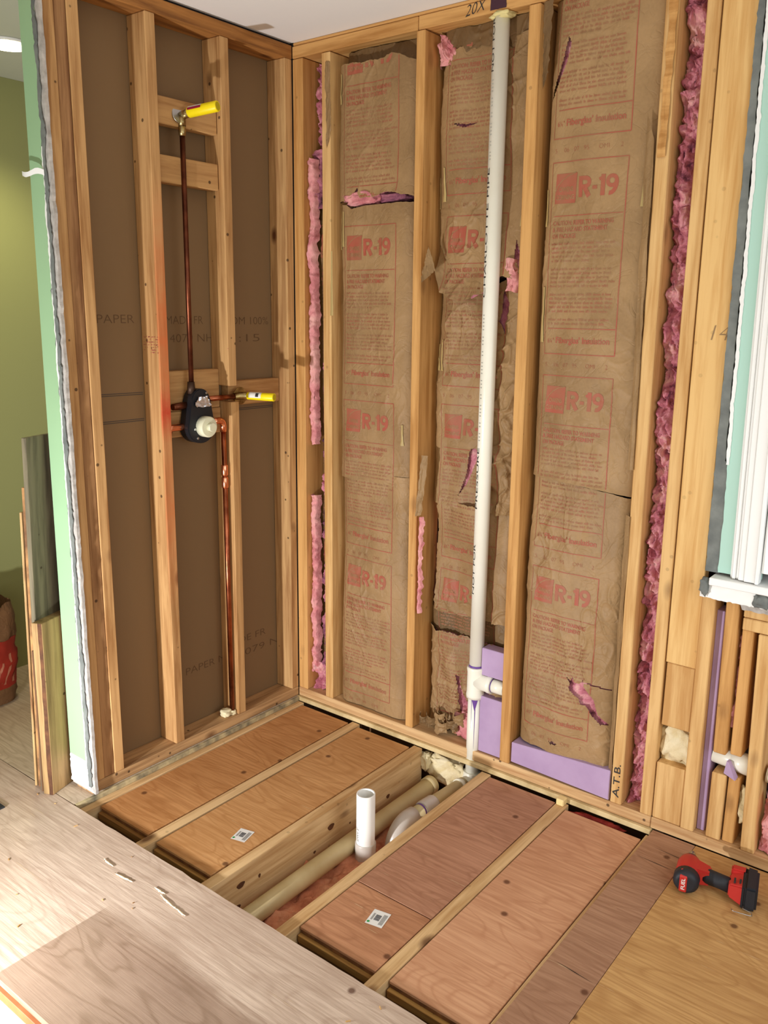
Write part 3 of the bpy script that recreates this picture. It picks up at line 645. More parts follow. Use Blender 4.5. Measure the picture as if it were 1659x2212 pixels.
# flaps, staple flanges of kraft paper
def flap(lab, pts, par=None, mat=None, name='paper_flap'):
    """quad sheet given by 4 corners (a,b,c,d) subdivided and rumpled"""
    a, b, c, e = [Vector(p) for p in pts]; bm = bmesh.new(); n = 14; m = 30
    grid(bm, 8, m, lambda u, v: (a*(1-u)+b*u)*(1-v)+(e*(1-u)+c*u)*v+V(.003*fb(v*3, u, a.x, 3, 3), -.004*fb(u*2, v*6, a.z, 3, 1.3), 0))
    return tag(obj(name, bm, mat or m_kr, origin=a, smooth=True), lab, 'paper', 'loose flanges of the paper facing')
flap('paper flange folded along the left side of stud marked A.T.B.', [(1.352, .020, .05), (1.3725, -.003, .05), (1.368, -.003, .98), (1.345, .018, .98)])
flap('paper flange standing along the upper right bay beside the deep pink insulation', [(1.345, .004, 1.12), (1.366, -.006, 1.12), (1.352, -.006, 2.02), (1.322, .006, 2.10)])
flap('brown paper flange stapled high on the stud marked A.T.B.', [(1.362, -.004, 1.98), (1.385, -.004, 1.98), (1.387, -.004, 2.43), (1.366, -.004, 2.43)], mat=m_osx)
flap('paper flange peeling from the first full stud near the top', [(.166, -.0035, 2.12), (.187, -.0035, 2.18), (.181, -.0035, 2.40), (.160, -.0035, 2.40)])
flap('dark loose paper curl at the top left of the right bay', [(1.0, .004, 2.20), (1.024, -.014, 2.24), (1.030, -.012, 2.43), (.992, .002, 2.43)], mat=m_krd)
flap('paper flange right of the knotty stud at the foot of the upper middle batt', [(.586, -.004, 1.68), (.60, -.022, 1.66), (.64, .0, 1.70), (.61, .0, 1.78)])
flap('brown paper tongue hanging beside the knotty stud above the pink strip', [(.583, -.006, .86), (.612, -.010, .87), (.625, .006, 1.08), (.600, .0, 1.08)])
for i, (x, z, h) in enumerate(((.212, 2.26, .13), (.204, 1.78, .20), (.222, 1.79, .16), (.598, 1.90, .13), (.628, 1.92, .14), (.612, 1.37, .12), (.632, 1.37, .14), (.5, 1.10, .10), (1.022, 1.82, .14), (1.028, 1.48, .22), (1.322, 1.86, .12), (1.340, 1.52, .11), (.190, 1.55, .3), (.92, 1.83, .09))):
    fy = next((F for a, b, l, h_, F in FS if a < x < b and l(x) < z+h/2 < h_(x)), lambda p, q: -.002)
    bm = bmesh.new(); grid(bm, 3, 16, lambda u, v: (lambda X, Z: V(X, (fy(X, Z) if x > .2 else -.002)-.003-.002*math.sin(u*PI), Z))(x+.008*(u-.5)*(.8+1.0*(1-v)**2)+.001*fb(v*3, i), z+h*v*.75))
    tag(obj('glue_drip', bm, plain('dried_glue' + str(i), (184, 160, 104), .5), origin=(x, 0, z), smooth=True), 'pale dried adhesive drip running down the brown paper', 'glue', 'dried adhesive drips on the paper facings')

# pink insulation strips
fluffy('pink_insulation', 'tall deep pink insulation strip right of the A.T.B. stud', 1.400, 1.472, .040, 2.43, .035, m_pink, 3, .035, xa=lambda z: 1.411-.020*z/2.4, xb=lambda z: 1.471-.012*z/2.4)
fluffy('pink_insulation', 'ragged pink insulation at the top of the corner bay', .052, .140, 2.14, 2.42, .045, m_pink, 5, .03, xa=lambda z: .060+.016*abs(fb(z, 3, 0, 3, 9)), xb=lambda z: .138)
fluffy('pink_insulation', 'thin pink strip down the corner bay beside the corner stud', .051, .085, 1.06, 2.10, .014, m_pinkl, 6, .010, xa=lambda z: .052, xb=lambda z: .084+.006*fb(z, 5, 0, 3, 5))
fluffy('pink_insulation', 'pink strip low in the corner bay next to the corner stud', .051, .09, .12, .86, .016, m_pinkl, 7, .012, xa=lambda z: .052, xb=lambda z: .084+.008*fb(z, 9, 0, 3, 6))
fluffy('pink_insulation', 'grimy grey-pink ragged insulation low against the first full stud', .115, .148, .10, 1.38, .012, m_pinkd, 8, .025, xa=lambda z: .120+.016*fb(z, 2, 0, 4, 8), xb=lambda z: .1475)
fluffy('pink_insulation', 'dark grimy insulation in the corner bay below the top pink patch', .052, .10, 1.93, 2.13, .035, m_pinkd, 9, .02)
fluffy('pink_insulation', 'pink fluff crumpled at the very foot of the corner bay', .052, .148, .040, .16, .030, m_pink, 10, .03)
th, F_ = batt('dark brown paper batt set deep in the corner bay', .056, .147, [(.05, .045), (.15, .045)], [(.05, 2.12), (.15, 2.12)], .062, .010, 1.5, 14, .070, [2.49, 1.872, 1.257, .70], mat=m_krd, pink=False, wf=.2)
fluffy('pink_insulation', 'light pink batt at the photo edge right of the last cripple stud', 1.820, 1.98, .045, .225, .0, m_pinkl, 12, .03)
fluffy('pink_insulation', 'pink insulation deeper behind the last cripple stud', 1.754, 2.0, .27, .70, .125, m_pinkl, 13, .03)
fluffy('pink_insulation', 'pink shred hanging between the sill studs at the top', 1.700, 1.722, .40, .69, .030, m_pinkl, 15, .02)
blob('insulation_tuft', (1.764, .045, .16), (.012, .02, .060), m_beige, 31, 'cream tuft squeezed left of the last cripple stud', 'insulation')

# ------------------------------------------------------------------ foam boards
FB = 'purple foam boards'
def foam(lab, lo, hi):
    bm = bmesh.new(); hexa(bm, lo, hi); bev(bm, .002)
    return tag(obj('foam_board', bm, m_foam, origin=lo[0]), lab, 'foam board', FB)
foam('purple foam board piece above the tee branch beside the vent pipe', [(.868, .012, .331), (.960, .012, .331), (.960, .060, .331), (.868, .060, .331)], [(.868, .012, .432), (.960, .012, .432), (.960, .060, .432), (.868, .060, .432)])
fo = foam('tall purple foam board piece below the tee branch', [(.868, .012, .040), (.9615, .012, .040), (.9615, .070, .040), (.868, .070, .040)], [(.868, .012, .252), (.9615, .012, .252), (.9615, .070, .252), (.868, .070, .252)])
foam('long purple foam block lying on the plate below the right paper bay', [(1.006, .004, .048), (1.368, -.002, .042), (1.368, .060, .042), (1.006, .060, .048)], [(1.006, .004, .122), (1.368, -.002, .146), (1.368, .060, .146), (1.006, .060, .122)])

# ------------------------------------------------------------------ PVC
vp = thing('vent_pipe', 'tall white PVC vent pipe running from floor plate to ceiling plate', 'pipe', (.842, .025, .04))
PR = .0252
obj('pipe', T([(.842, .022, .345), (.842, .022, 2.433)], PR, 28), m_pvc, vp); obj('lower_pipe', T([(.842, .022, -.06), (.842, .022, .245)], PR, 28), m_pvc, vp)
bm = bmesh.new(); tube(bm, [(.842, .022, .236), (.842, .022, .247), (.842, .022, .262), (.842, .022, .330), (.842, .022, .345), (.842, .022, .353)], [.0315, .0325, .0305, .0305, .0325, .0315], 32)
tube(bm, [(.85, .022, .300), (.893, .022, .300), (.897, .022, .300), (.912, .022, .300)], [.030, .030, .0318, .0318], 32)
obj('tee_fitting', bm, m_pvc, vp)
obj('branch_pipe', T([(.905, .022, .300), (.9618, .022, .300)], .0245, 28), m_pvc, vp)
obj('primer_ring', T([(.842, .022, .350), (.842, .022, .360)], PR+.0006, 28, cap=False), m_prim, vp)
obj('primer_ring', T([(.908, .022, .300), (.9155, .022, .300)], .0252, 28, cap=False), m_prim, vp)
def cyl_map(cx, cy, R_, a0):
    return lambda a, b: V(cx+R_*math.cos(a0-b/R_), cy+R_*math.sin(a0-b/R_), a)
# primer drip
bm = bmesh.new(); cm = cyl_map(.842, .022, PR+.0007, 0)
def drip(bm, ang, w, z0, z1):
    grid(bm, 4, 12, lambda u, v: V(.842+(PR+.0007)*math.cos(ang+(u-.5)*w*(1-v*.9)), .022+(PR+.0007)*math.sin(ang+(u-.5)*w*(1-v*.9)), z0+(z1-z0)*v))
drip(bm, -1.05, .9, .237, .195); drip(bm, -1.0, .12, .20, .045); drip(bm, -1.5, .07, .237, .12); obj('primer_drip', bm, m_prim, vp)
bm = bmesh.new(); mp = lambda a, b: V(.842+(PR+.0006)*math.cos(-2.25+b/PR), .022+(PR+.0006)*math.sin(-2.25+b/PR), a)
# letters read upwards: text x -> z, text y -> towards -angle
def vt(bm, s, z0, z1, size, ang):
    add_text(bm, s, size, lambda a, b: V(.842+(PR+.0006)*math.cos(ang-b/PR), .022+(PR+.0006)*math.sin(ang-b/PR), z0+a), fit=z1-z0)
vt(bm, 'NOT FOR', .62, .80, .017, -1.85); vt(bm, 'PRESSURE', .92, 1.13, .017, -1.85); vt(bm, 'CHARLOTTE PIPE', 1.61, 2.0, .017, -1.85); vt(bm, 'NOT FOR', 2.27, 2.42, .017, -1.85)
obj('printed_text', bm, m_ink, vp)
bm = bmesh.new(); vt(bm, 'CELLCORE PVC ASTM F891 10/24 DWV 06/27/93 00:26 NSF', 1.15, 1.56, .010, -1.85); vt(bm, '1-1/2 IN PVC 1120 SCH 40 DWV ASTM D2665', 2.02, 2.25, .010, -1.85)
bm.free()
bm = bmesh.new(); vt(bm, '||| || |||| || ||| |||| || ||| |||||', 1.15, 1.56, .008, -1.85); vt(bm, '||| || |||| || ||| ||||', 2.02, 2.25, .008, -1.85)
obj('fine_print', bm, m_inkf, vp)
blob('expanding_foam', (.848, .016, 2.426), (.030, .024, .009), plain('yellow_foam', (230, 214, 150), .8, bump=.4), 41, parent=vp, sub=3, amp=.5)

dr = thing('trap_drain_pipe', 'white trap pipe with purple rings running under the plate between the joists', 'pipe', (.825, -.2, -.07))
obj('elbow', T(arc((.842, -.028, -.055), (0, 1, 0), (0, 0, -1), .048, 8)+[(.840, -.05, -.103+.008)], .031, 24), m_pvc, dr)
obj('pipe', T([(.838, -.03, -.085), (.822, -.33, -.078)], .0245, 24), m_pvcb, dr)
obj('coupling', T([(.829, -.205, -.081), (.829, -.21, -.081), (.826, -.265, -.079), (.826, -.27, -.079)], [.029, .0305, .0305, .029], 24), m_pvcg, dr)
obj('primer_ring', T([(.8253, -.272, -.079), (.825, -.279, -.079)], .0258, 24, cap=False), m_prim, dr)
obj('primer_ring', T([(.8236, -.309, -.078), (.8234, -.314, -.078)], .0258, 24, cap=False), m_prim, dr)
obj('coupling', T([(.838, -.045, -.085), (.837, -.06, -.085)], .0285, 24), m_pvc, dr)
obj('bend', T([(.8235, -.313, -.078)]+arc((.821, -.345, -.150), (0, 0, 1), (0, -1, 0), .072, 10)+[(.821, -.417, -.20)], [.031]+[.031]*12, 24), m_pvcg, dr)
lp = thing('waste_pipe', 'long beige pipe lying low along the joist under the floor', 'pipe', (.71, -.5, -.13))
obj('pipe', T([(.712, -.06, -.125), (.710, -1.6, -.135)], .030, 24), m_pvcb, lp); obj('end_hub', T([(.712, -.048, -.125), (.712, -.075, -.125)], .034, 24), m_pvcb, lp)
sp = thing('stand_pipe', 'open-topped white stub pipe standing upright between the joists', 'pipe', (.772, -.505, -.13))
bm = bmesh.new(); ro = tube(bm, [(.772, -.505, -.128), (.772, -.505, .074), (.772, -.505, .076)], [.0300, .0300, .0292], 36, cap=False)
ri = tube(bm, [(.772, -.505, .076), (.772, -.505, .070), (.772, -.505, .0)], [.0262, .0256, .0256], 36, cap=False); bm.faces.new(ri[-1])
for j in range(36): bm.faces.new((ro[-1][j], ro[-1][(j+1) % 36], ri[0][(-j-1) % 36], ri[0][-j % 36]))
bmesh.ops.recalc_face_normals(bm, faces=list(bm.faces)); obj('pipe', bm, plain('bright_white_pvc', (244, 243, 238), .35), sp)
obj('coupling', T([(.772, -.505, -.22), (.772, -.505, -.100), (.772, -.505, -.097)], [.034, .034, .032], 32), m_pvcg, sp)
bm = bmesh.new(); add_text(bm, 'DWV 2\"', .012, lambda a, b: V(.772+.0306*math.cos(-1.75-b/.03), -.505+.0306*math.sin(-1.75-b/.03), -.085+a), fit=.05); obj('printed_text', bm, m_ink, sp)

# ------------------------------------------------------------------ joists and floor panels
JG = 'floor joists'
jx = [-.004, .303, .605, .902, 1.201, 1.503]
jl = ['floor joist tight along the foot of the left wall', 'floor joist between the two orange plywood panels on the left', 'knotty floor joist on the left side of the open pipe bay', 'floor joist right of the open pipe bay', 'floor joist between the red-brown and the pinkish panels', 'floor joist at the seam before the yellow plywood sheet']
for x, l in zip(jx, jl):
    w = .038 if x > 0 else .044
    tag(obj('floor_joist', bbox(x, x+w, -1.54, -.0125, -.248, -.0195, .0015), m_joist, origin=(x, -1, -.248)), l, 'joist', JG)
jk = [o for o in bpy.data.objects if o.name == 'floor_joist.002'][0]
for y, z, a, b in ((-.527, -.086, .016, .011), (-.607, -.137, .006, .005), (-.925, -.075, .016, .010), (-.94, -.142, .012, .009), (-.85, -.085, .005, .007), (-.30, -.07, .004, .004), (-.22, -.12, .010, .008), (-.43, -.12, .004, .004), (-.75, -.16, .004, .004)):
    bm = bmesh.new(); bm.faces.new([bm.verts.new((.6434, y+a*math.cos(q)*(1+.15*math.sin(3*q)), z+b*math.sin(q))) for q in [i*PI/8 for i in range(16)]])
    ko = obj('knot', bm, plain('knot_brown%d' % int(-y*1000), (104, 62, 34), .7, c2=(70, 40, 22), vs=60), jk)
def panel(lab, x0, x1, y0, y1, mat, labels=(), z=-.0205, cleat=True, split=None):
    t = thing('floor_panel', lab, 'plywood', ((x0+x1)/2, (y0+y1)/2, z-.018), 'plywood panels set between the joists')
    obj('face', bbox(x0, x1, y0, y1, z-.009, z, .0012), mat, t)
    obj('under_ply', bbox(x0+.001, x1-.001, y0+.001, y1-.001, z-.0195, z-.0095, .001), m_edge, t)
    if cleat:
        obj('second_layer', bbox(x0-.001, x1+.001, y0-.010, y1, z-.042, z-.020, .0015), m_cleat, t)
        obj('blocking', bbox(x0-.001, x1+.001, y0-.007, y0+.03, z-.19, z-.0425, .0015), wood('blocking_wood', (150, 112, 72), (112, 80, 48), 'x', spots=.2), t)
    for lx, ly, ang in labels:
        bm = bmesh.new(); ca, sa = math.cos(ang), math.sin(ang)
        g = lambda a, b, h: V(lx+a*ca-b*sa, ly+a*sa+b*ca, z+h)
        bm.faces.new([bm.verts.new(g(a, b, .0006)) for a, b in ((-.025, -.03), (.025, -.03), (.025, .03), (-.025, .03))])
        lo = obj('sticker', bm, m_lab, t)
        bm = bmesh.new()
        rr = random.Random(3); q = -.010
        while q < .012:
            w = rr.choice((.0008, .0014, .002)); bm.faces.new([bm.verts.new(g(a, b, .001)) for a, b in ((-.010, q), (.006, q), (.006, q+w), (-.010, q+w))]); q += w+.001
        for i in range(4): bm.faces.new([bm.verts.new(g(a, b, .001)) for a, b in ((.010+.003*i, -.022), (.0112+.003*i, -.022), (.0112+.003*i, .020), (.010+.003*i, .020))])
        for i in range(2): bm.faces.new([bm.verts.new(g(a, b, .001)) for a, b in ((-.018+.003*i, -.012), (-.0168+.003*i, -.012), (-.0168+.003*i, .015), (-.018+.003*i, .015))])
        obj('barcode', bm, plain('label_ink', (70, 72, 82), .6), lo)
        bm = bmesh.new(); bm.faces.new([bm.verts.new(g(-.019+.004*math.cos(a), -.021+.004*math.sin(a), .001)) for a in [i*PI/6 for i in range(12)]]); obj('green_dot', bm, plain('label_green', (40, 150, 70), .6), lo)
    return t
panel('orange-brown plywood panel nearest the left wall', .048, .295, -.988, -.030, m_pa)
panel('tan plywood panel with a white sticker, second from the left wall', .349, .598, -.998, -.034, m_pb, [(.527, -.808, .25)])
panel('red-brown plywood panel right of the pipe bay, far piece', .944, 1.197, -.7495, -.026, m_pr, cleat=False)
panel('short red-brown plywood piece with a white sticker, near the subfloor edge', .944, 1.197, -.990, -.7525, plywood('plywood_red_brown_near', (200, 146, 108), (152, 100, 68)), [(1.086, -.838, .2)])
panel('pinkish plywood panel between the last two joists', 1.243, 1.499, -.992, -.045, m_pp)
panel('long weathered grey-brown plywood strip beside the yellow sheet', 1.520, 1.651, -1.054, -.003, m_pg, z=-.0003, cleat=False)
ys = thing('floor_sheet', 'big yellowish worn plywood sheet under the red impact driver', 'plywood', (2.3, -1.0, -.018))
obj('face', bbox(1.6525, 3.4, -1.054, -.003, -.018, .0002, .001), m_py, ys)
bm = bmesh.new()
for (xa, ya), (xb, yb) in (((1.53, -.160), (1.652, -.166)), ((1.533, -.70), (1.65, -.712)), ((1.55, -.09), (1.70, -.10))):
    bm.faces.new([bm.verts.new(p) for p in ((xa, ya, .0006), ((xa+xb)/2, (ya+yb)/2-.0012, .0006), (xb, yb, .0006), ((xa+xb)/2, (ya+yb)/2+.001, .0006))])
obj('crack', bm, m_gap, ys)
# insulation below the pipes
bm = bmesh.new()
grid(bm, 40, 160, lambda u, v: V(.645+.255*u, -1.5+1.48*v, -.160+.022*fb(u*2, v*9, 1, 5, 2.2)+.03*math.exp(-((u-.85)/.25)**2)-.012*abs(noise.noise(V(u*9, v*40, 2)))))
tag(obj('cavity_insulation', bm, m_floorpink, origin=(.77, -.8, -.2), smooth=True), 'dusty salmon insulation lying at the bottom of the pipe bay', 'insulation')
blob('insulation_tuft', (.735, .018, -.085), (.075, .028, .048), m_beige, 51, 'cream insulation lump under the plate above the pipe bay end', 'insulation')
blob('insulation_tuft', (.655, -.002, -.070), (.022, .022, .034), m_beige, 52, 'yellowish insulation scrap at the end of the knotty joist', 'insulation')
blob('insulation_tuft', (1.35, -.030, -.030), (.08, .014, .010), fluff('dark_red_fluff', [(.35, (90, 24, 24)), (.6, (150, 60, 50))]), 53, 'dark red fluff caught at the far end of the pinkish panel', 'insulation')
tag(obj('rim_board', bbox(-.1, 3.3, .05, .09, -.248, -.02), wood('rim_wood', (120, 84, 52), (70, 46, 30), 'x'), origin=(1, .05, -.2)), 'dark rim board closing the joist bays under the back wall', 'joist')
tag(obj('wood_wedge', bbox(1.205, 1.232, -.040, -.010, -.019, .004, .003), plain('pale_wedge', (240, 214, 150), .6), origin=(1.21, -.03, -.018)), 'small pale wooden wedge at the far end of the joist by the pinkish panel', 'wedge')
# debris
rr = random.Random(11)
for i in range(26):
    x, y = rr.uniform(-.2, 1.3), rr.uniform(-1.5, -1.09); a = rr.uniform(0, 3)
    if x > .5 and y < -1.25: continue
    L_ = rr.uniform(.004, .012); bm = bmesh.new(); c_, s_ = math.cos(a)*L_, math.sin(a)*L_
    hexa(bm, [(x, y, .0004), (x+c_, y+s_, .0004), (x+c_-s_*.25, y+s_+c_*.25, .0004), (x-s_*.25, y+c_*.25, .0004)], [(x, y, .0022), (x+c_, y+s_, .0022), (x+c_-s_*.25, y+s_+c_*.25, .0022), (x-s_*.25, y+c_*.25, .0022)])
    tag(obj('wood_chip', bm, m_cleat if i % 2 else m_ps, origin=(x, y, 0)), 'tiny loose wood chip scattered on the bleached subfloor', 'wood chip', 'wood chips on the subfloor')
# gouged splinters on the subfloor
for i, (x, y, L, a) in enumerate(((.35, -1.165, .05, -.05), (.44, -1.178, .07, .1), (.565, -1.150, .045, .0), (.62, -1.165, .08, -.12), (.675, -1.17, .05, -.1))):
    bm = bmesh.new(); grid(bm, 10, 3, lambda u, v: V(x+L*(u-.5)*math.cos(a)+.002*fb(u*3, i), y+L*(u-.5)*math.sin(a)+(.008*(v-.5))*math.sin(u*PI)+.003*fb(u*5, v*2, i), .0012+.002*math.sin(v*PI)))
    tag(obj('wood_splinter', bm, plain('fresh_splinter%d' % i, (236, 218, 184), .7), origin=(x, y, 0), smooth=True), 'pale torn splinter along a gouge in the bleached subfloor', 'splinter', 'torn splinters on the subfloor')
tag(obj('metal_scrap', bbox(-.24, -.150, -1.24, -1.205, .0005, .006, .001), plain('dark_steel', (40, 42, 46), .5), origin=(-.2, -1.22, 0)), 'dark flat metal tip lying at the left photo edge', 'scrap')

# ------------------------------------------------------------------ copper plumbing
sr_ = thing('shower_riser', 'tall thin copper shower riser pipe with a yellow capped elbow at its top', 'pipe', (-.015, -.495, 1.32))
obj('pipe', T([(-.018, -.492, 1.318), (-.018, -.490, 2.125)], .0085, 16), m_copd, sr_)
obj('joint', T([(-.018, -.490, 2.105), (-.018, -.490, 2.118), (-.018, -.490, 2.140)], [.0105, .0125, .0115], 16), m_bra, sr_)
bm = bmesh.new(); tube(bm, [(-.018, -.490, 2.135), (-.018, -.490, 2.165)], .0125, 16); tube(bm, [(-.022, -.490, 2.165), (.012, -.484, 2.172)], .013, 16); obj('elbow', bm, m_bra, sr_)
obj('flange', T([(-.022, -.500, 2.165), (-.018, -.500, 2.166)], .026, 20), m_steel, sr_)
nd = V(.055, .062, .0).normalized(); nd = V(.10, .032, .012).normalized()
a = V(.008, -.484, 2.173); cp = obj('yellow_cap', T([a, a+nd*.004, a+nd*.105, a+nd*.108], [.014, .0165, .0165, .0155], 24), m_yel, sr_)
cp['label'] = 'yellow plastic cap'
obj('cap_end_shade', T([a+nd*.1085, a+nd*.1088], .0125, 20), plain('cap_inside', (190, 170, 20), .6), cp)  # flat disc, darker yellow paints the shaded hollow of the cap
def wraplabel(bm, a, ax, R_, l0, l1, t0, t1):
    ax = ax.normalized(); s = V(0, 0, 1); s = (s-ax*s.dot(ax)).normalized(); q = ax.cross(s)
    grid(bm, 8, 10, lambda u, v: a+ax*(l0+(l1-l0)*u)+(s*math.cos(t0+(t1-t0)*v)+q*math.sin(t0+(t1-t0)*v))*R_)
bm = bmesh.new(); wraplabel(bm, a, nd, .0170, .006, .055, -1.1, .9); obj('sticker', bm, m_lab, cp)
bm = bmesh.new(); wraplabel(bm, a, nd, .0173, .006, .055, -1.6, -1.1); wraplabel(bm, a, nd, .0173, .006, .055, .9, 1.4); obj('sticker_band', bm, m_maroon, cp)

vv = thing('shower_valve', 'black-plated shower valve with white cartridge cap on the left wall', 'valve', (-.02, -.475, 1.21))
# plate outline in (y,z), extruded in x
def outline():
    P = []
    for i in range(13): q = PI*i/12; P.append((-.470+.040*math.cos(q), 1.262+.040*math.sin(q)))
    for i in range(17): q = PI+PI*i/16; P.append((-.470+.060*math.cos(q), 1.170+.056*math.sin(q)))
    return P
P = outline(); bm = bmesh.new(); lo = [bm.verts.new((-.045, y, z)) for y, z in P]; hi = [bm.verts.new((.004, y, z)) for y, z in P]
bm.faces.new(lo[::-1]); bm.faces.new(hi)
for i in range(len(P)): bm.faces.new((lo[i], lo[(i+1) % len(P)], hi[(i+1) % len(P)], hi[i]))
bev(bm, .003, 2); bmesh.ops.recalc_face_normals(bm, faces=list(bm.faces)); pl = obj('plate', bm, m_blk_p, vv)
obj('hub', T([(-.045, -.470, 1.262), (-.02, -.470, 1.262)], .030, 20), m_bra, vv)
bm = bmesh.new(); tube(bm, [(.0, -.462, 1.172), (.030, -.462, 1.172), (.034, -.462, 1.172)], [.036, .036, .032], 28); tube(bm, [(.034, -.462, 1.172), (.052, -.462, 1.172)], .016, 6); cc = obj('cartridge_cap', bm, m_ivory, vv)
bm = bmesh.new(); grid(bm, 12, 12, lambda u, v: V(.012+.006*fb(u*5, v*5, 1), -.470+.05*(u-.5)*(1+.3*math.sin(v*5)), 1.258+.036*(v-.5)+.004*fb(u*3, v*3)) + V(0, .006*u, -.010*(1-abs(v-.5)*2)*u)); obj('foil_tag', bm, m_foil, vv)
for y, z in ((-.448, 1.286), (-.492, 1.133), (-.503, 1.165)): obj('screw', T([(.004, y, z), (.007, y, z)], .0042, 12), m_steel, vv)
obj('inlet', T([(-.03, -.566, 1.243), (-.03, -.535, 1.244), (-.03, -.500, 1.246)], [.011, .013, .012], 16), m_copd, vv)
obj('inlet', T([(-.03, -.588, 1.155)]+arc((-.03, -.570, 1.155), (0, -1, 0), (0, 0, 1), .018, 6)[1:]+[(-.03, -.53, 1.173), (-.03, -.50, 1.173)], .012, 16), m_copb, vv)
obj('neck', T([(-.02, -.492, 1.285), (-.02, -.492, 1.325)], [.015, .012], 16), plain('dark_bronze', (70, 50, 38), .5, metal=.6), vv)

tsp = thing('tub_spout_pipe', 'short copper pipe from the valve to a yellow cap right of the cut stud', 'pipe', (-.02, -.35, 1.265))
obj('pipe', T([(-.02, -.43, 1.262), (-.02, -.285, 1.262)], .0095, 16), m_cop, tsp)
obj('elbow', T([(-.022, -.298, 1.262), (-.02, -.262, 1.262), (.0, -.252, 1.263)], [.012, .014, .014], 16), m_bra, tsp)
bm = bmesh.new(); tube(bm, [(-.030, -.262, 1.262), (-.026, -.262, 1.262)], .032, 20); fl = obj('flange', bm, m_bra, tsp)
a2 = V(.000, -.252, 1.263); n2 = V(.100, .030, -.001).normalized()
c2 = obj('yellow_cap', T([a2, a2+n2*.003, a2+n2*.108, a2+n2*.110], [.011, .0135, .0145, .0135], 24), m_yel, tsp); c2['label'] = 'yellow plastic cap'
obj('cap_end_shade', T([a2+n2*.1105, a2+n2*.1108], .0112, 20), plain('cap_hollow_shade_b', (190, 170, 20), .6), c2)  # same flat disc here, the hollow's shade is in its colour
bm = bmesh.new(); wraplabel(bm, a2, n2, .0145, .012, .062, .3, 1.9); wraplabel(bm, a2, n2, .0145, .012, .062, -1.9, .3); obj('sticker', bm, m_lab, c2)
bm = bmesh.new(); wraplabel(bm, a2, n2, .0149, .040, .052, -1.7, -.8); wraplabel(bm, a2, n2, .0149, .040, .052, .6, 1.6); obj('barcode', bm, m_ink, c2)
hp = thing('hot_supply_pipe', 'copper supply pipe dropping from the valve beside the cut lower stud', 'pipe', (-.02, -.35, .04))
obj('pipe', T([(-.022, -.425, 1.180), (-.022, -.385, 1.180)], .0095, 16), m_cop, hp)
obj('elbow', T([(-.022, -.400, 1.180), (-.022, -.384, 1.181)]+arc((-.022, -.372, 1.162), (0, 0, 1), (0, 1, 0), .020, 6)+[(-.022, -.352, 1.140)], .012, 16), m_copb, hp)
obj('pipe', T([(-.022, -.352, 1.145), (-.022, -.350, .0385)], .0095, 16), m_cop, hp)
for z in (1.00, .955): obj('joint', T([(-.022, -.3515, z-.02), (-.022, -.3515, z-.017), (-.022, -.3515, z+.017), (-.022, -.3515, z+.02)], [.0105, .0122, .0122, .0105], 16), m_copb, hp)
blob('spray_foam', (-.032, -.375, .052), (.022, .020, .014), plain('cream_spray_foam', (228, 216, 176), .7), 61, 'cream blob of spray foam at the foot of the hot copper pipe', 'foam', sub=3, amp=.3)
blob('spray_foam', (-.024, -.350, .050), (.016, .012, .011), plain('cream_spray_foam_b', (228, 216, 176), .7), 62, 'smaller cream spray foam blob under the stud foot', 'foam', sub=3, amp=.3)

# ------------------------------------------------------------------ left background
LB = 'boards leaning behind the left wall end'
def lean(name, lab, x0, x1, y0, y1, z1, dx, mat, par=None):
    return tag(obj(name, lean_box(x0, x1, y0, y1, .0005, z1, dx, 0), mat, origin=(x0, y0, 0)), lab, 'board', LB)
m_lk = wood('barky_plank_wood', (206, 172, 118), (112, 72, 42), 'z', knot=1.3)
m_gr = wood('weathered_grey_ply', (126, 116, 92), (84, 76, 60), 'z', knot=.3)
def rlean(lab, ax, ay, th, L, z1, dx, mat, kids=None):
    u = V(.894, .447, 0); w = V(-.316, .949, 0); A = V(ax, ay, .0005); D_ = V(dx, 0, z1)
    P = [A, A+u*th, A+u*th+w*L, A+w*L]; bm = bmesh.new(); hexa(bm, P, [p+D_ for p in P]); bev(bm, .0015)
    o = tag(obj('plank', bm, mat, origin=A), lab, 'board', LB)
    if kids:
        bm = bmesh.new(); n = 40; nv = V(.447, -.894, 0)*.0009; pr = None
        for i in range(n+1):
            z = z1*i/n; c = A+D_*(i/n)+u*th*(.60+.10*fb(z, 1, 0, 3, 6))+nv; e = A+D_*(i/n)+u*th*(.97)+nv
            q = (bm.verts.new(c), bm.verts.new(e))
            if pr: bm.faces.new((pr[0], pr[1], q[1], q[0]))
            pr = q
        k_ = obj('bark_edge', bm, plain('dark_bark', (104, 66, 40), .85, c2=(66, 40, 24), vs=30), o); k_['label'] = 'dark bark strip'
    return o
m_olive = wood('olive_ply_wood', (184, 150, 102), (134, 106, 68), 'z', knot=.5)
rlean('short thick pale plank leaning in front at the end of the left wall', -.129, -1.083, .036, .14, .60, .012, m_olive, True)
rlean('tall grey-faced plywood board behind the short thick plank', -.166, -1.072, .015, .17, 1.185, .062, m_gr)
rlean('narrow upright plywood offcut left of the tall grey board', -.184, -1.070, .012, .12, 1.03, .054, plain('ply_edges', (176, 130, 80), .8, c2=(104, 70, 44), vs=16))
rlean('thin splintered lath at the far left of the leaning boards', -.198, -1.074, .008, .10, .95, .050, m_lk)
rlean('thin dark lath between the pale plank and the offcut, at the floor', -.1475, -1.079, .006, .10, .50, .010, plain('dark_lath', (104, 72, 46), .8))
bag = thing('paper_bag', 'brown paper bag with red print standing at the left photo edge', 'bag', (-.98, -.80, 0))
bm = bmesh.new()
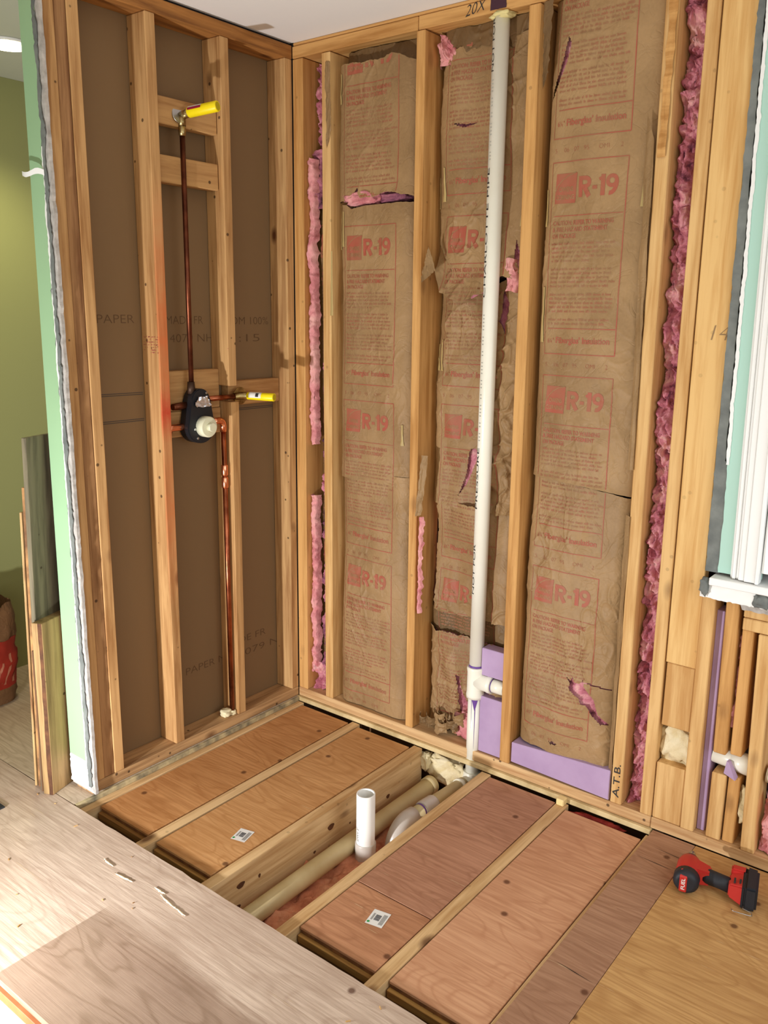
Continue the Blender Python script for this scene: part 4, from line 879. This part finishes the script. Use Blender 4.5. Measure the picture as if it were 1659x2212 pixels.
def bagf(u, v):
    q = 2*PI*u; cx, cy = -.985, -.86; sx = .15; sy = .13; p = 4.
    c, s = math.cos(q), math.sin(q); rr2 = 1/((abs(c)**p+abs(s)**p)**(1/p)); k = .86+.14*math.sin(min(1, v*1.3)*PI/2)*1.-.10*(v > .85)*(v-.85)*4
    return V(cx+sx*c*rr2*k+.012*fb(c*1.2+s, v*3, 2, 4, 2), cy+sy*s*rr2*k+.012*fb(s*1.2-c+5, v*3, 2, 4, 2), .002+.415*v+.012*v*fb(c*2, s*2, 1, 3, 2))
grid(bm, 60, 30, bagf); obj('body', bm, kraft('bag_paper', (120, 86, 56), (90, 62, 40)), bag, smooth=True)
bm = bmesh.new(); grid(bm, 60, 16, lambda u, v: (lambda p: V(-.985+(p.x+.985)*1.012, -.86+(p.y+.86)*1.012, p.z))(bagf(u, .16+.50*v))); rp = obj('red_print', bm, plain('red_bag_ink', (150, 40, 24), .7), bag, smooth=True)
bm = bmesh.new()
for k_ in range(9):
    u0 = .70+.05*k_
    grid(bm, 2, 8, lambda u, v: (lambda p: V(-.985+(p.x+.985)*1.02, -.86+(p.y+.86)*1.02, p.z))(bagf((u0+.010*u+.04*v) % 1.0, .20+.40*v*(.6+.3*((k_*7) % 3)/2))))
obj('white_stencil', bm, plain('bag_stencil', (176, 110, 84), .7), rp, smooth=True)
tag(obj('wood_offcut', lean_box(-.70, -.60, -.62, -.55, .0005, .42, .0, 0), wood('yellow_offcut_wood', (206, 160, 84), (150, 104, 50), 'z'), origin=(-.65, -.6, 0)), 'yellow knotty offcut standing behind the paper bag', 'board')
rl = thing('recessed_light', 'glowing recessed ceiling light at the top left', 'light', (-.72, -.66, 2.45))
obj('trim_ring', T([(-.72, -.66, 2.4515), (-.72, -.66, 2.446), (-.72, -.66, 2.444)], [.085, .085, .078], 32), m_white, rl)
obj('lens', T([(-.72, -.66, 2.4435), (-.72, -.66, 2.4425)], .068, 32), emit('warm_lens', (255, 240, 200), 14), rl)
k = lamp('hall_light', 'SPOT', (-.72, -.66, 2.43), 40, (1, .92, .58), shadow_soft_size=.06, spot_size=2.2, spot_blend=.7)

# ------------------------------------------------------------------ impact driver
D = thing('impact_driver', 'red and black cordless impact driver lying on the plywood', 'power tool', (1.70, -.20, .001))
hd = V(.965, .20, 0).normalized(); ad = V(-.20, .965, 0).normalized()    # handle direction, nose direction
O = V(1.692, -.195, .0365)
def dl(a, h, n): return O+ad*a+hd*h+V(0, 0, n)
def DT(pts, rads, n=24, **k): return T([dl(*p) for p in pts], rads, n, **k)
obj('motor_housing', DT([(-.030, 0, 0), (-.022, 0, 0), (.030, 0, 0), (.046, 0, 0)], [.030, .033, .033, .029]), plain('tool_red', (184, 44, 38), .45), D)
m_tr = plain('tool_red_b', (188, 46, 40), .45); m_tk = plain('tool_black', (34, 36, 42), .55)
rc = obj('rear_cap', DT([(-.060, 0, 0), (-.057, 0, 0), (-.048, 0, 0), (-.026, 0, 0)], [.022, .029, .0345, .0350]), m_tk, D)
bm = bmesh.new(); hexa(bm, [dl(-.0625, -.016, -.024), dl(-.0625, .004, -.024), dl(-.055, .004, -.030), dl(-.055, -.016, -.030)], [dl(-.0625, -.016, .022), dl(-.0625, .004, .022), dl(-.04, .004, .034), dl(-.04, -.016, .034)]); bev(bm, .002); bp = obj('red_badge', bm, m_tr, D)
bm = bmesh.new(); add_text(bm, 'FUEL', .014, lambda a, b: dl(-.0633, -.001-b, -.018+a), fit=.036, bold=.0002); obj('badge_lettering', bm, m_lab, bp)
obj('nose', DT([(.046, 0, 0), (.062, 0, 0), (.072, 0, 0)], [.024, .021, .014]), m_tk, D); obj('chuck', DT([(.070, 0, 0), (.094, 0, 0)], [.009, .009]), m_steel, D)
def hull(pts, name, mat, w=.004):
    bm = bmesh.new()
    for p in pts: bm.verts.new(p)
    bmesh.ops.convex_hull(bm, input=list(bm.verts)); bmesh.ops.dissolve_limit(bm, angle_limit=.02, verts=list(bm.verts), edges=list(bm.edges)); bev(bm, w, 2)
    return obj(name, bm, mat, D)
def slab(h0, h1, a0, a1, b0, b1, n0, n1):   # a-range at h0, b-range at h1
    return [dl(a, h, n) for h, (p, q), m in ((h0, (a0, a1), n0), (h1, (b0, b1), n1)) for a in (p, q) for n in (-m, m)]
hull(slab(.010, .060, -.018, .042, -.012, .026, .026, .020), 'neck', m_tr)
obj('grip', DT([(.004, .040, 0), (.004, .052, 0), (.000, .085, -.002), (-.006, .118, -.004)], [.019, .0215, .0205, .021]), m_tk, D)
obj('trigger', DT([(.018, .042, 0), (.034, .046, 0)], [.010, .008], 12), m_tk, D)
hull(slab(.108, .146, -.034, .018, -.048, .044, .020, .030), 'foot', m_tr)
hull(slab(.142, .150, -.052, .048, -.052, .048, .033, .033), 'battery_rail', m_tk, .003)
hull(slab(.148, .182, -.056, .052, -.052, .048, .0355, .034), 'battery', m_tk, .006)
hull([dl(a, h, n) for a in (.020, .046) for h in (.110, .150) for n in (-.02, .034)], 'side_guard', m_tr, .004)
for q in (-.006, .008):
    bm = bmesh.new(); hexa(bm, [dl(-.030+q*0, .126+q, .024), dl(-.030, .131+q, .0245), dl(-.012, .131+q, .027), dl(-.012, .126+q, .0265)], [dl(-.030, .126+q, .030), dl(-.030, .131+q, .030), dl(-.012, .131+q, .030), dl(-.012, .126+q, .030)]); obj('vent_slot', bm, m_ink, D)
obj('belt_clip', T([dl(-.052, .150, -.020), dl(-.064, .150, -.022), dl(-.066, .172, -.026), dl(-.076, .174, -.028), dl(-.078, .168, -.028), dl(-.078, .128, -.028), dl(-.074, .122, -.026)], .0012, 8), m_steel, D)

for o in bpy.data.objects:
    if '_o' in o: del o['_o']
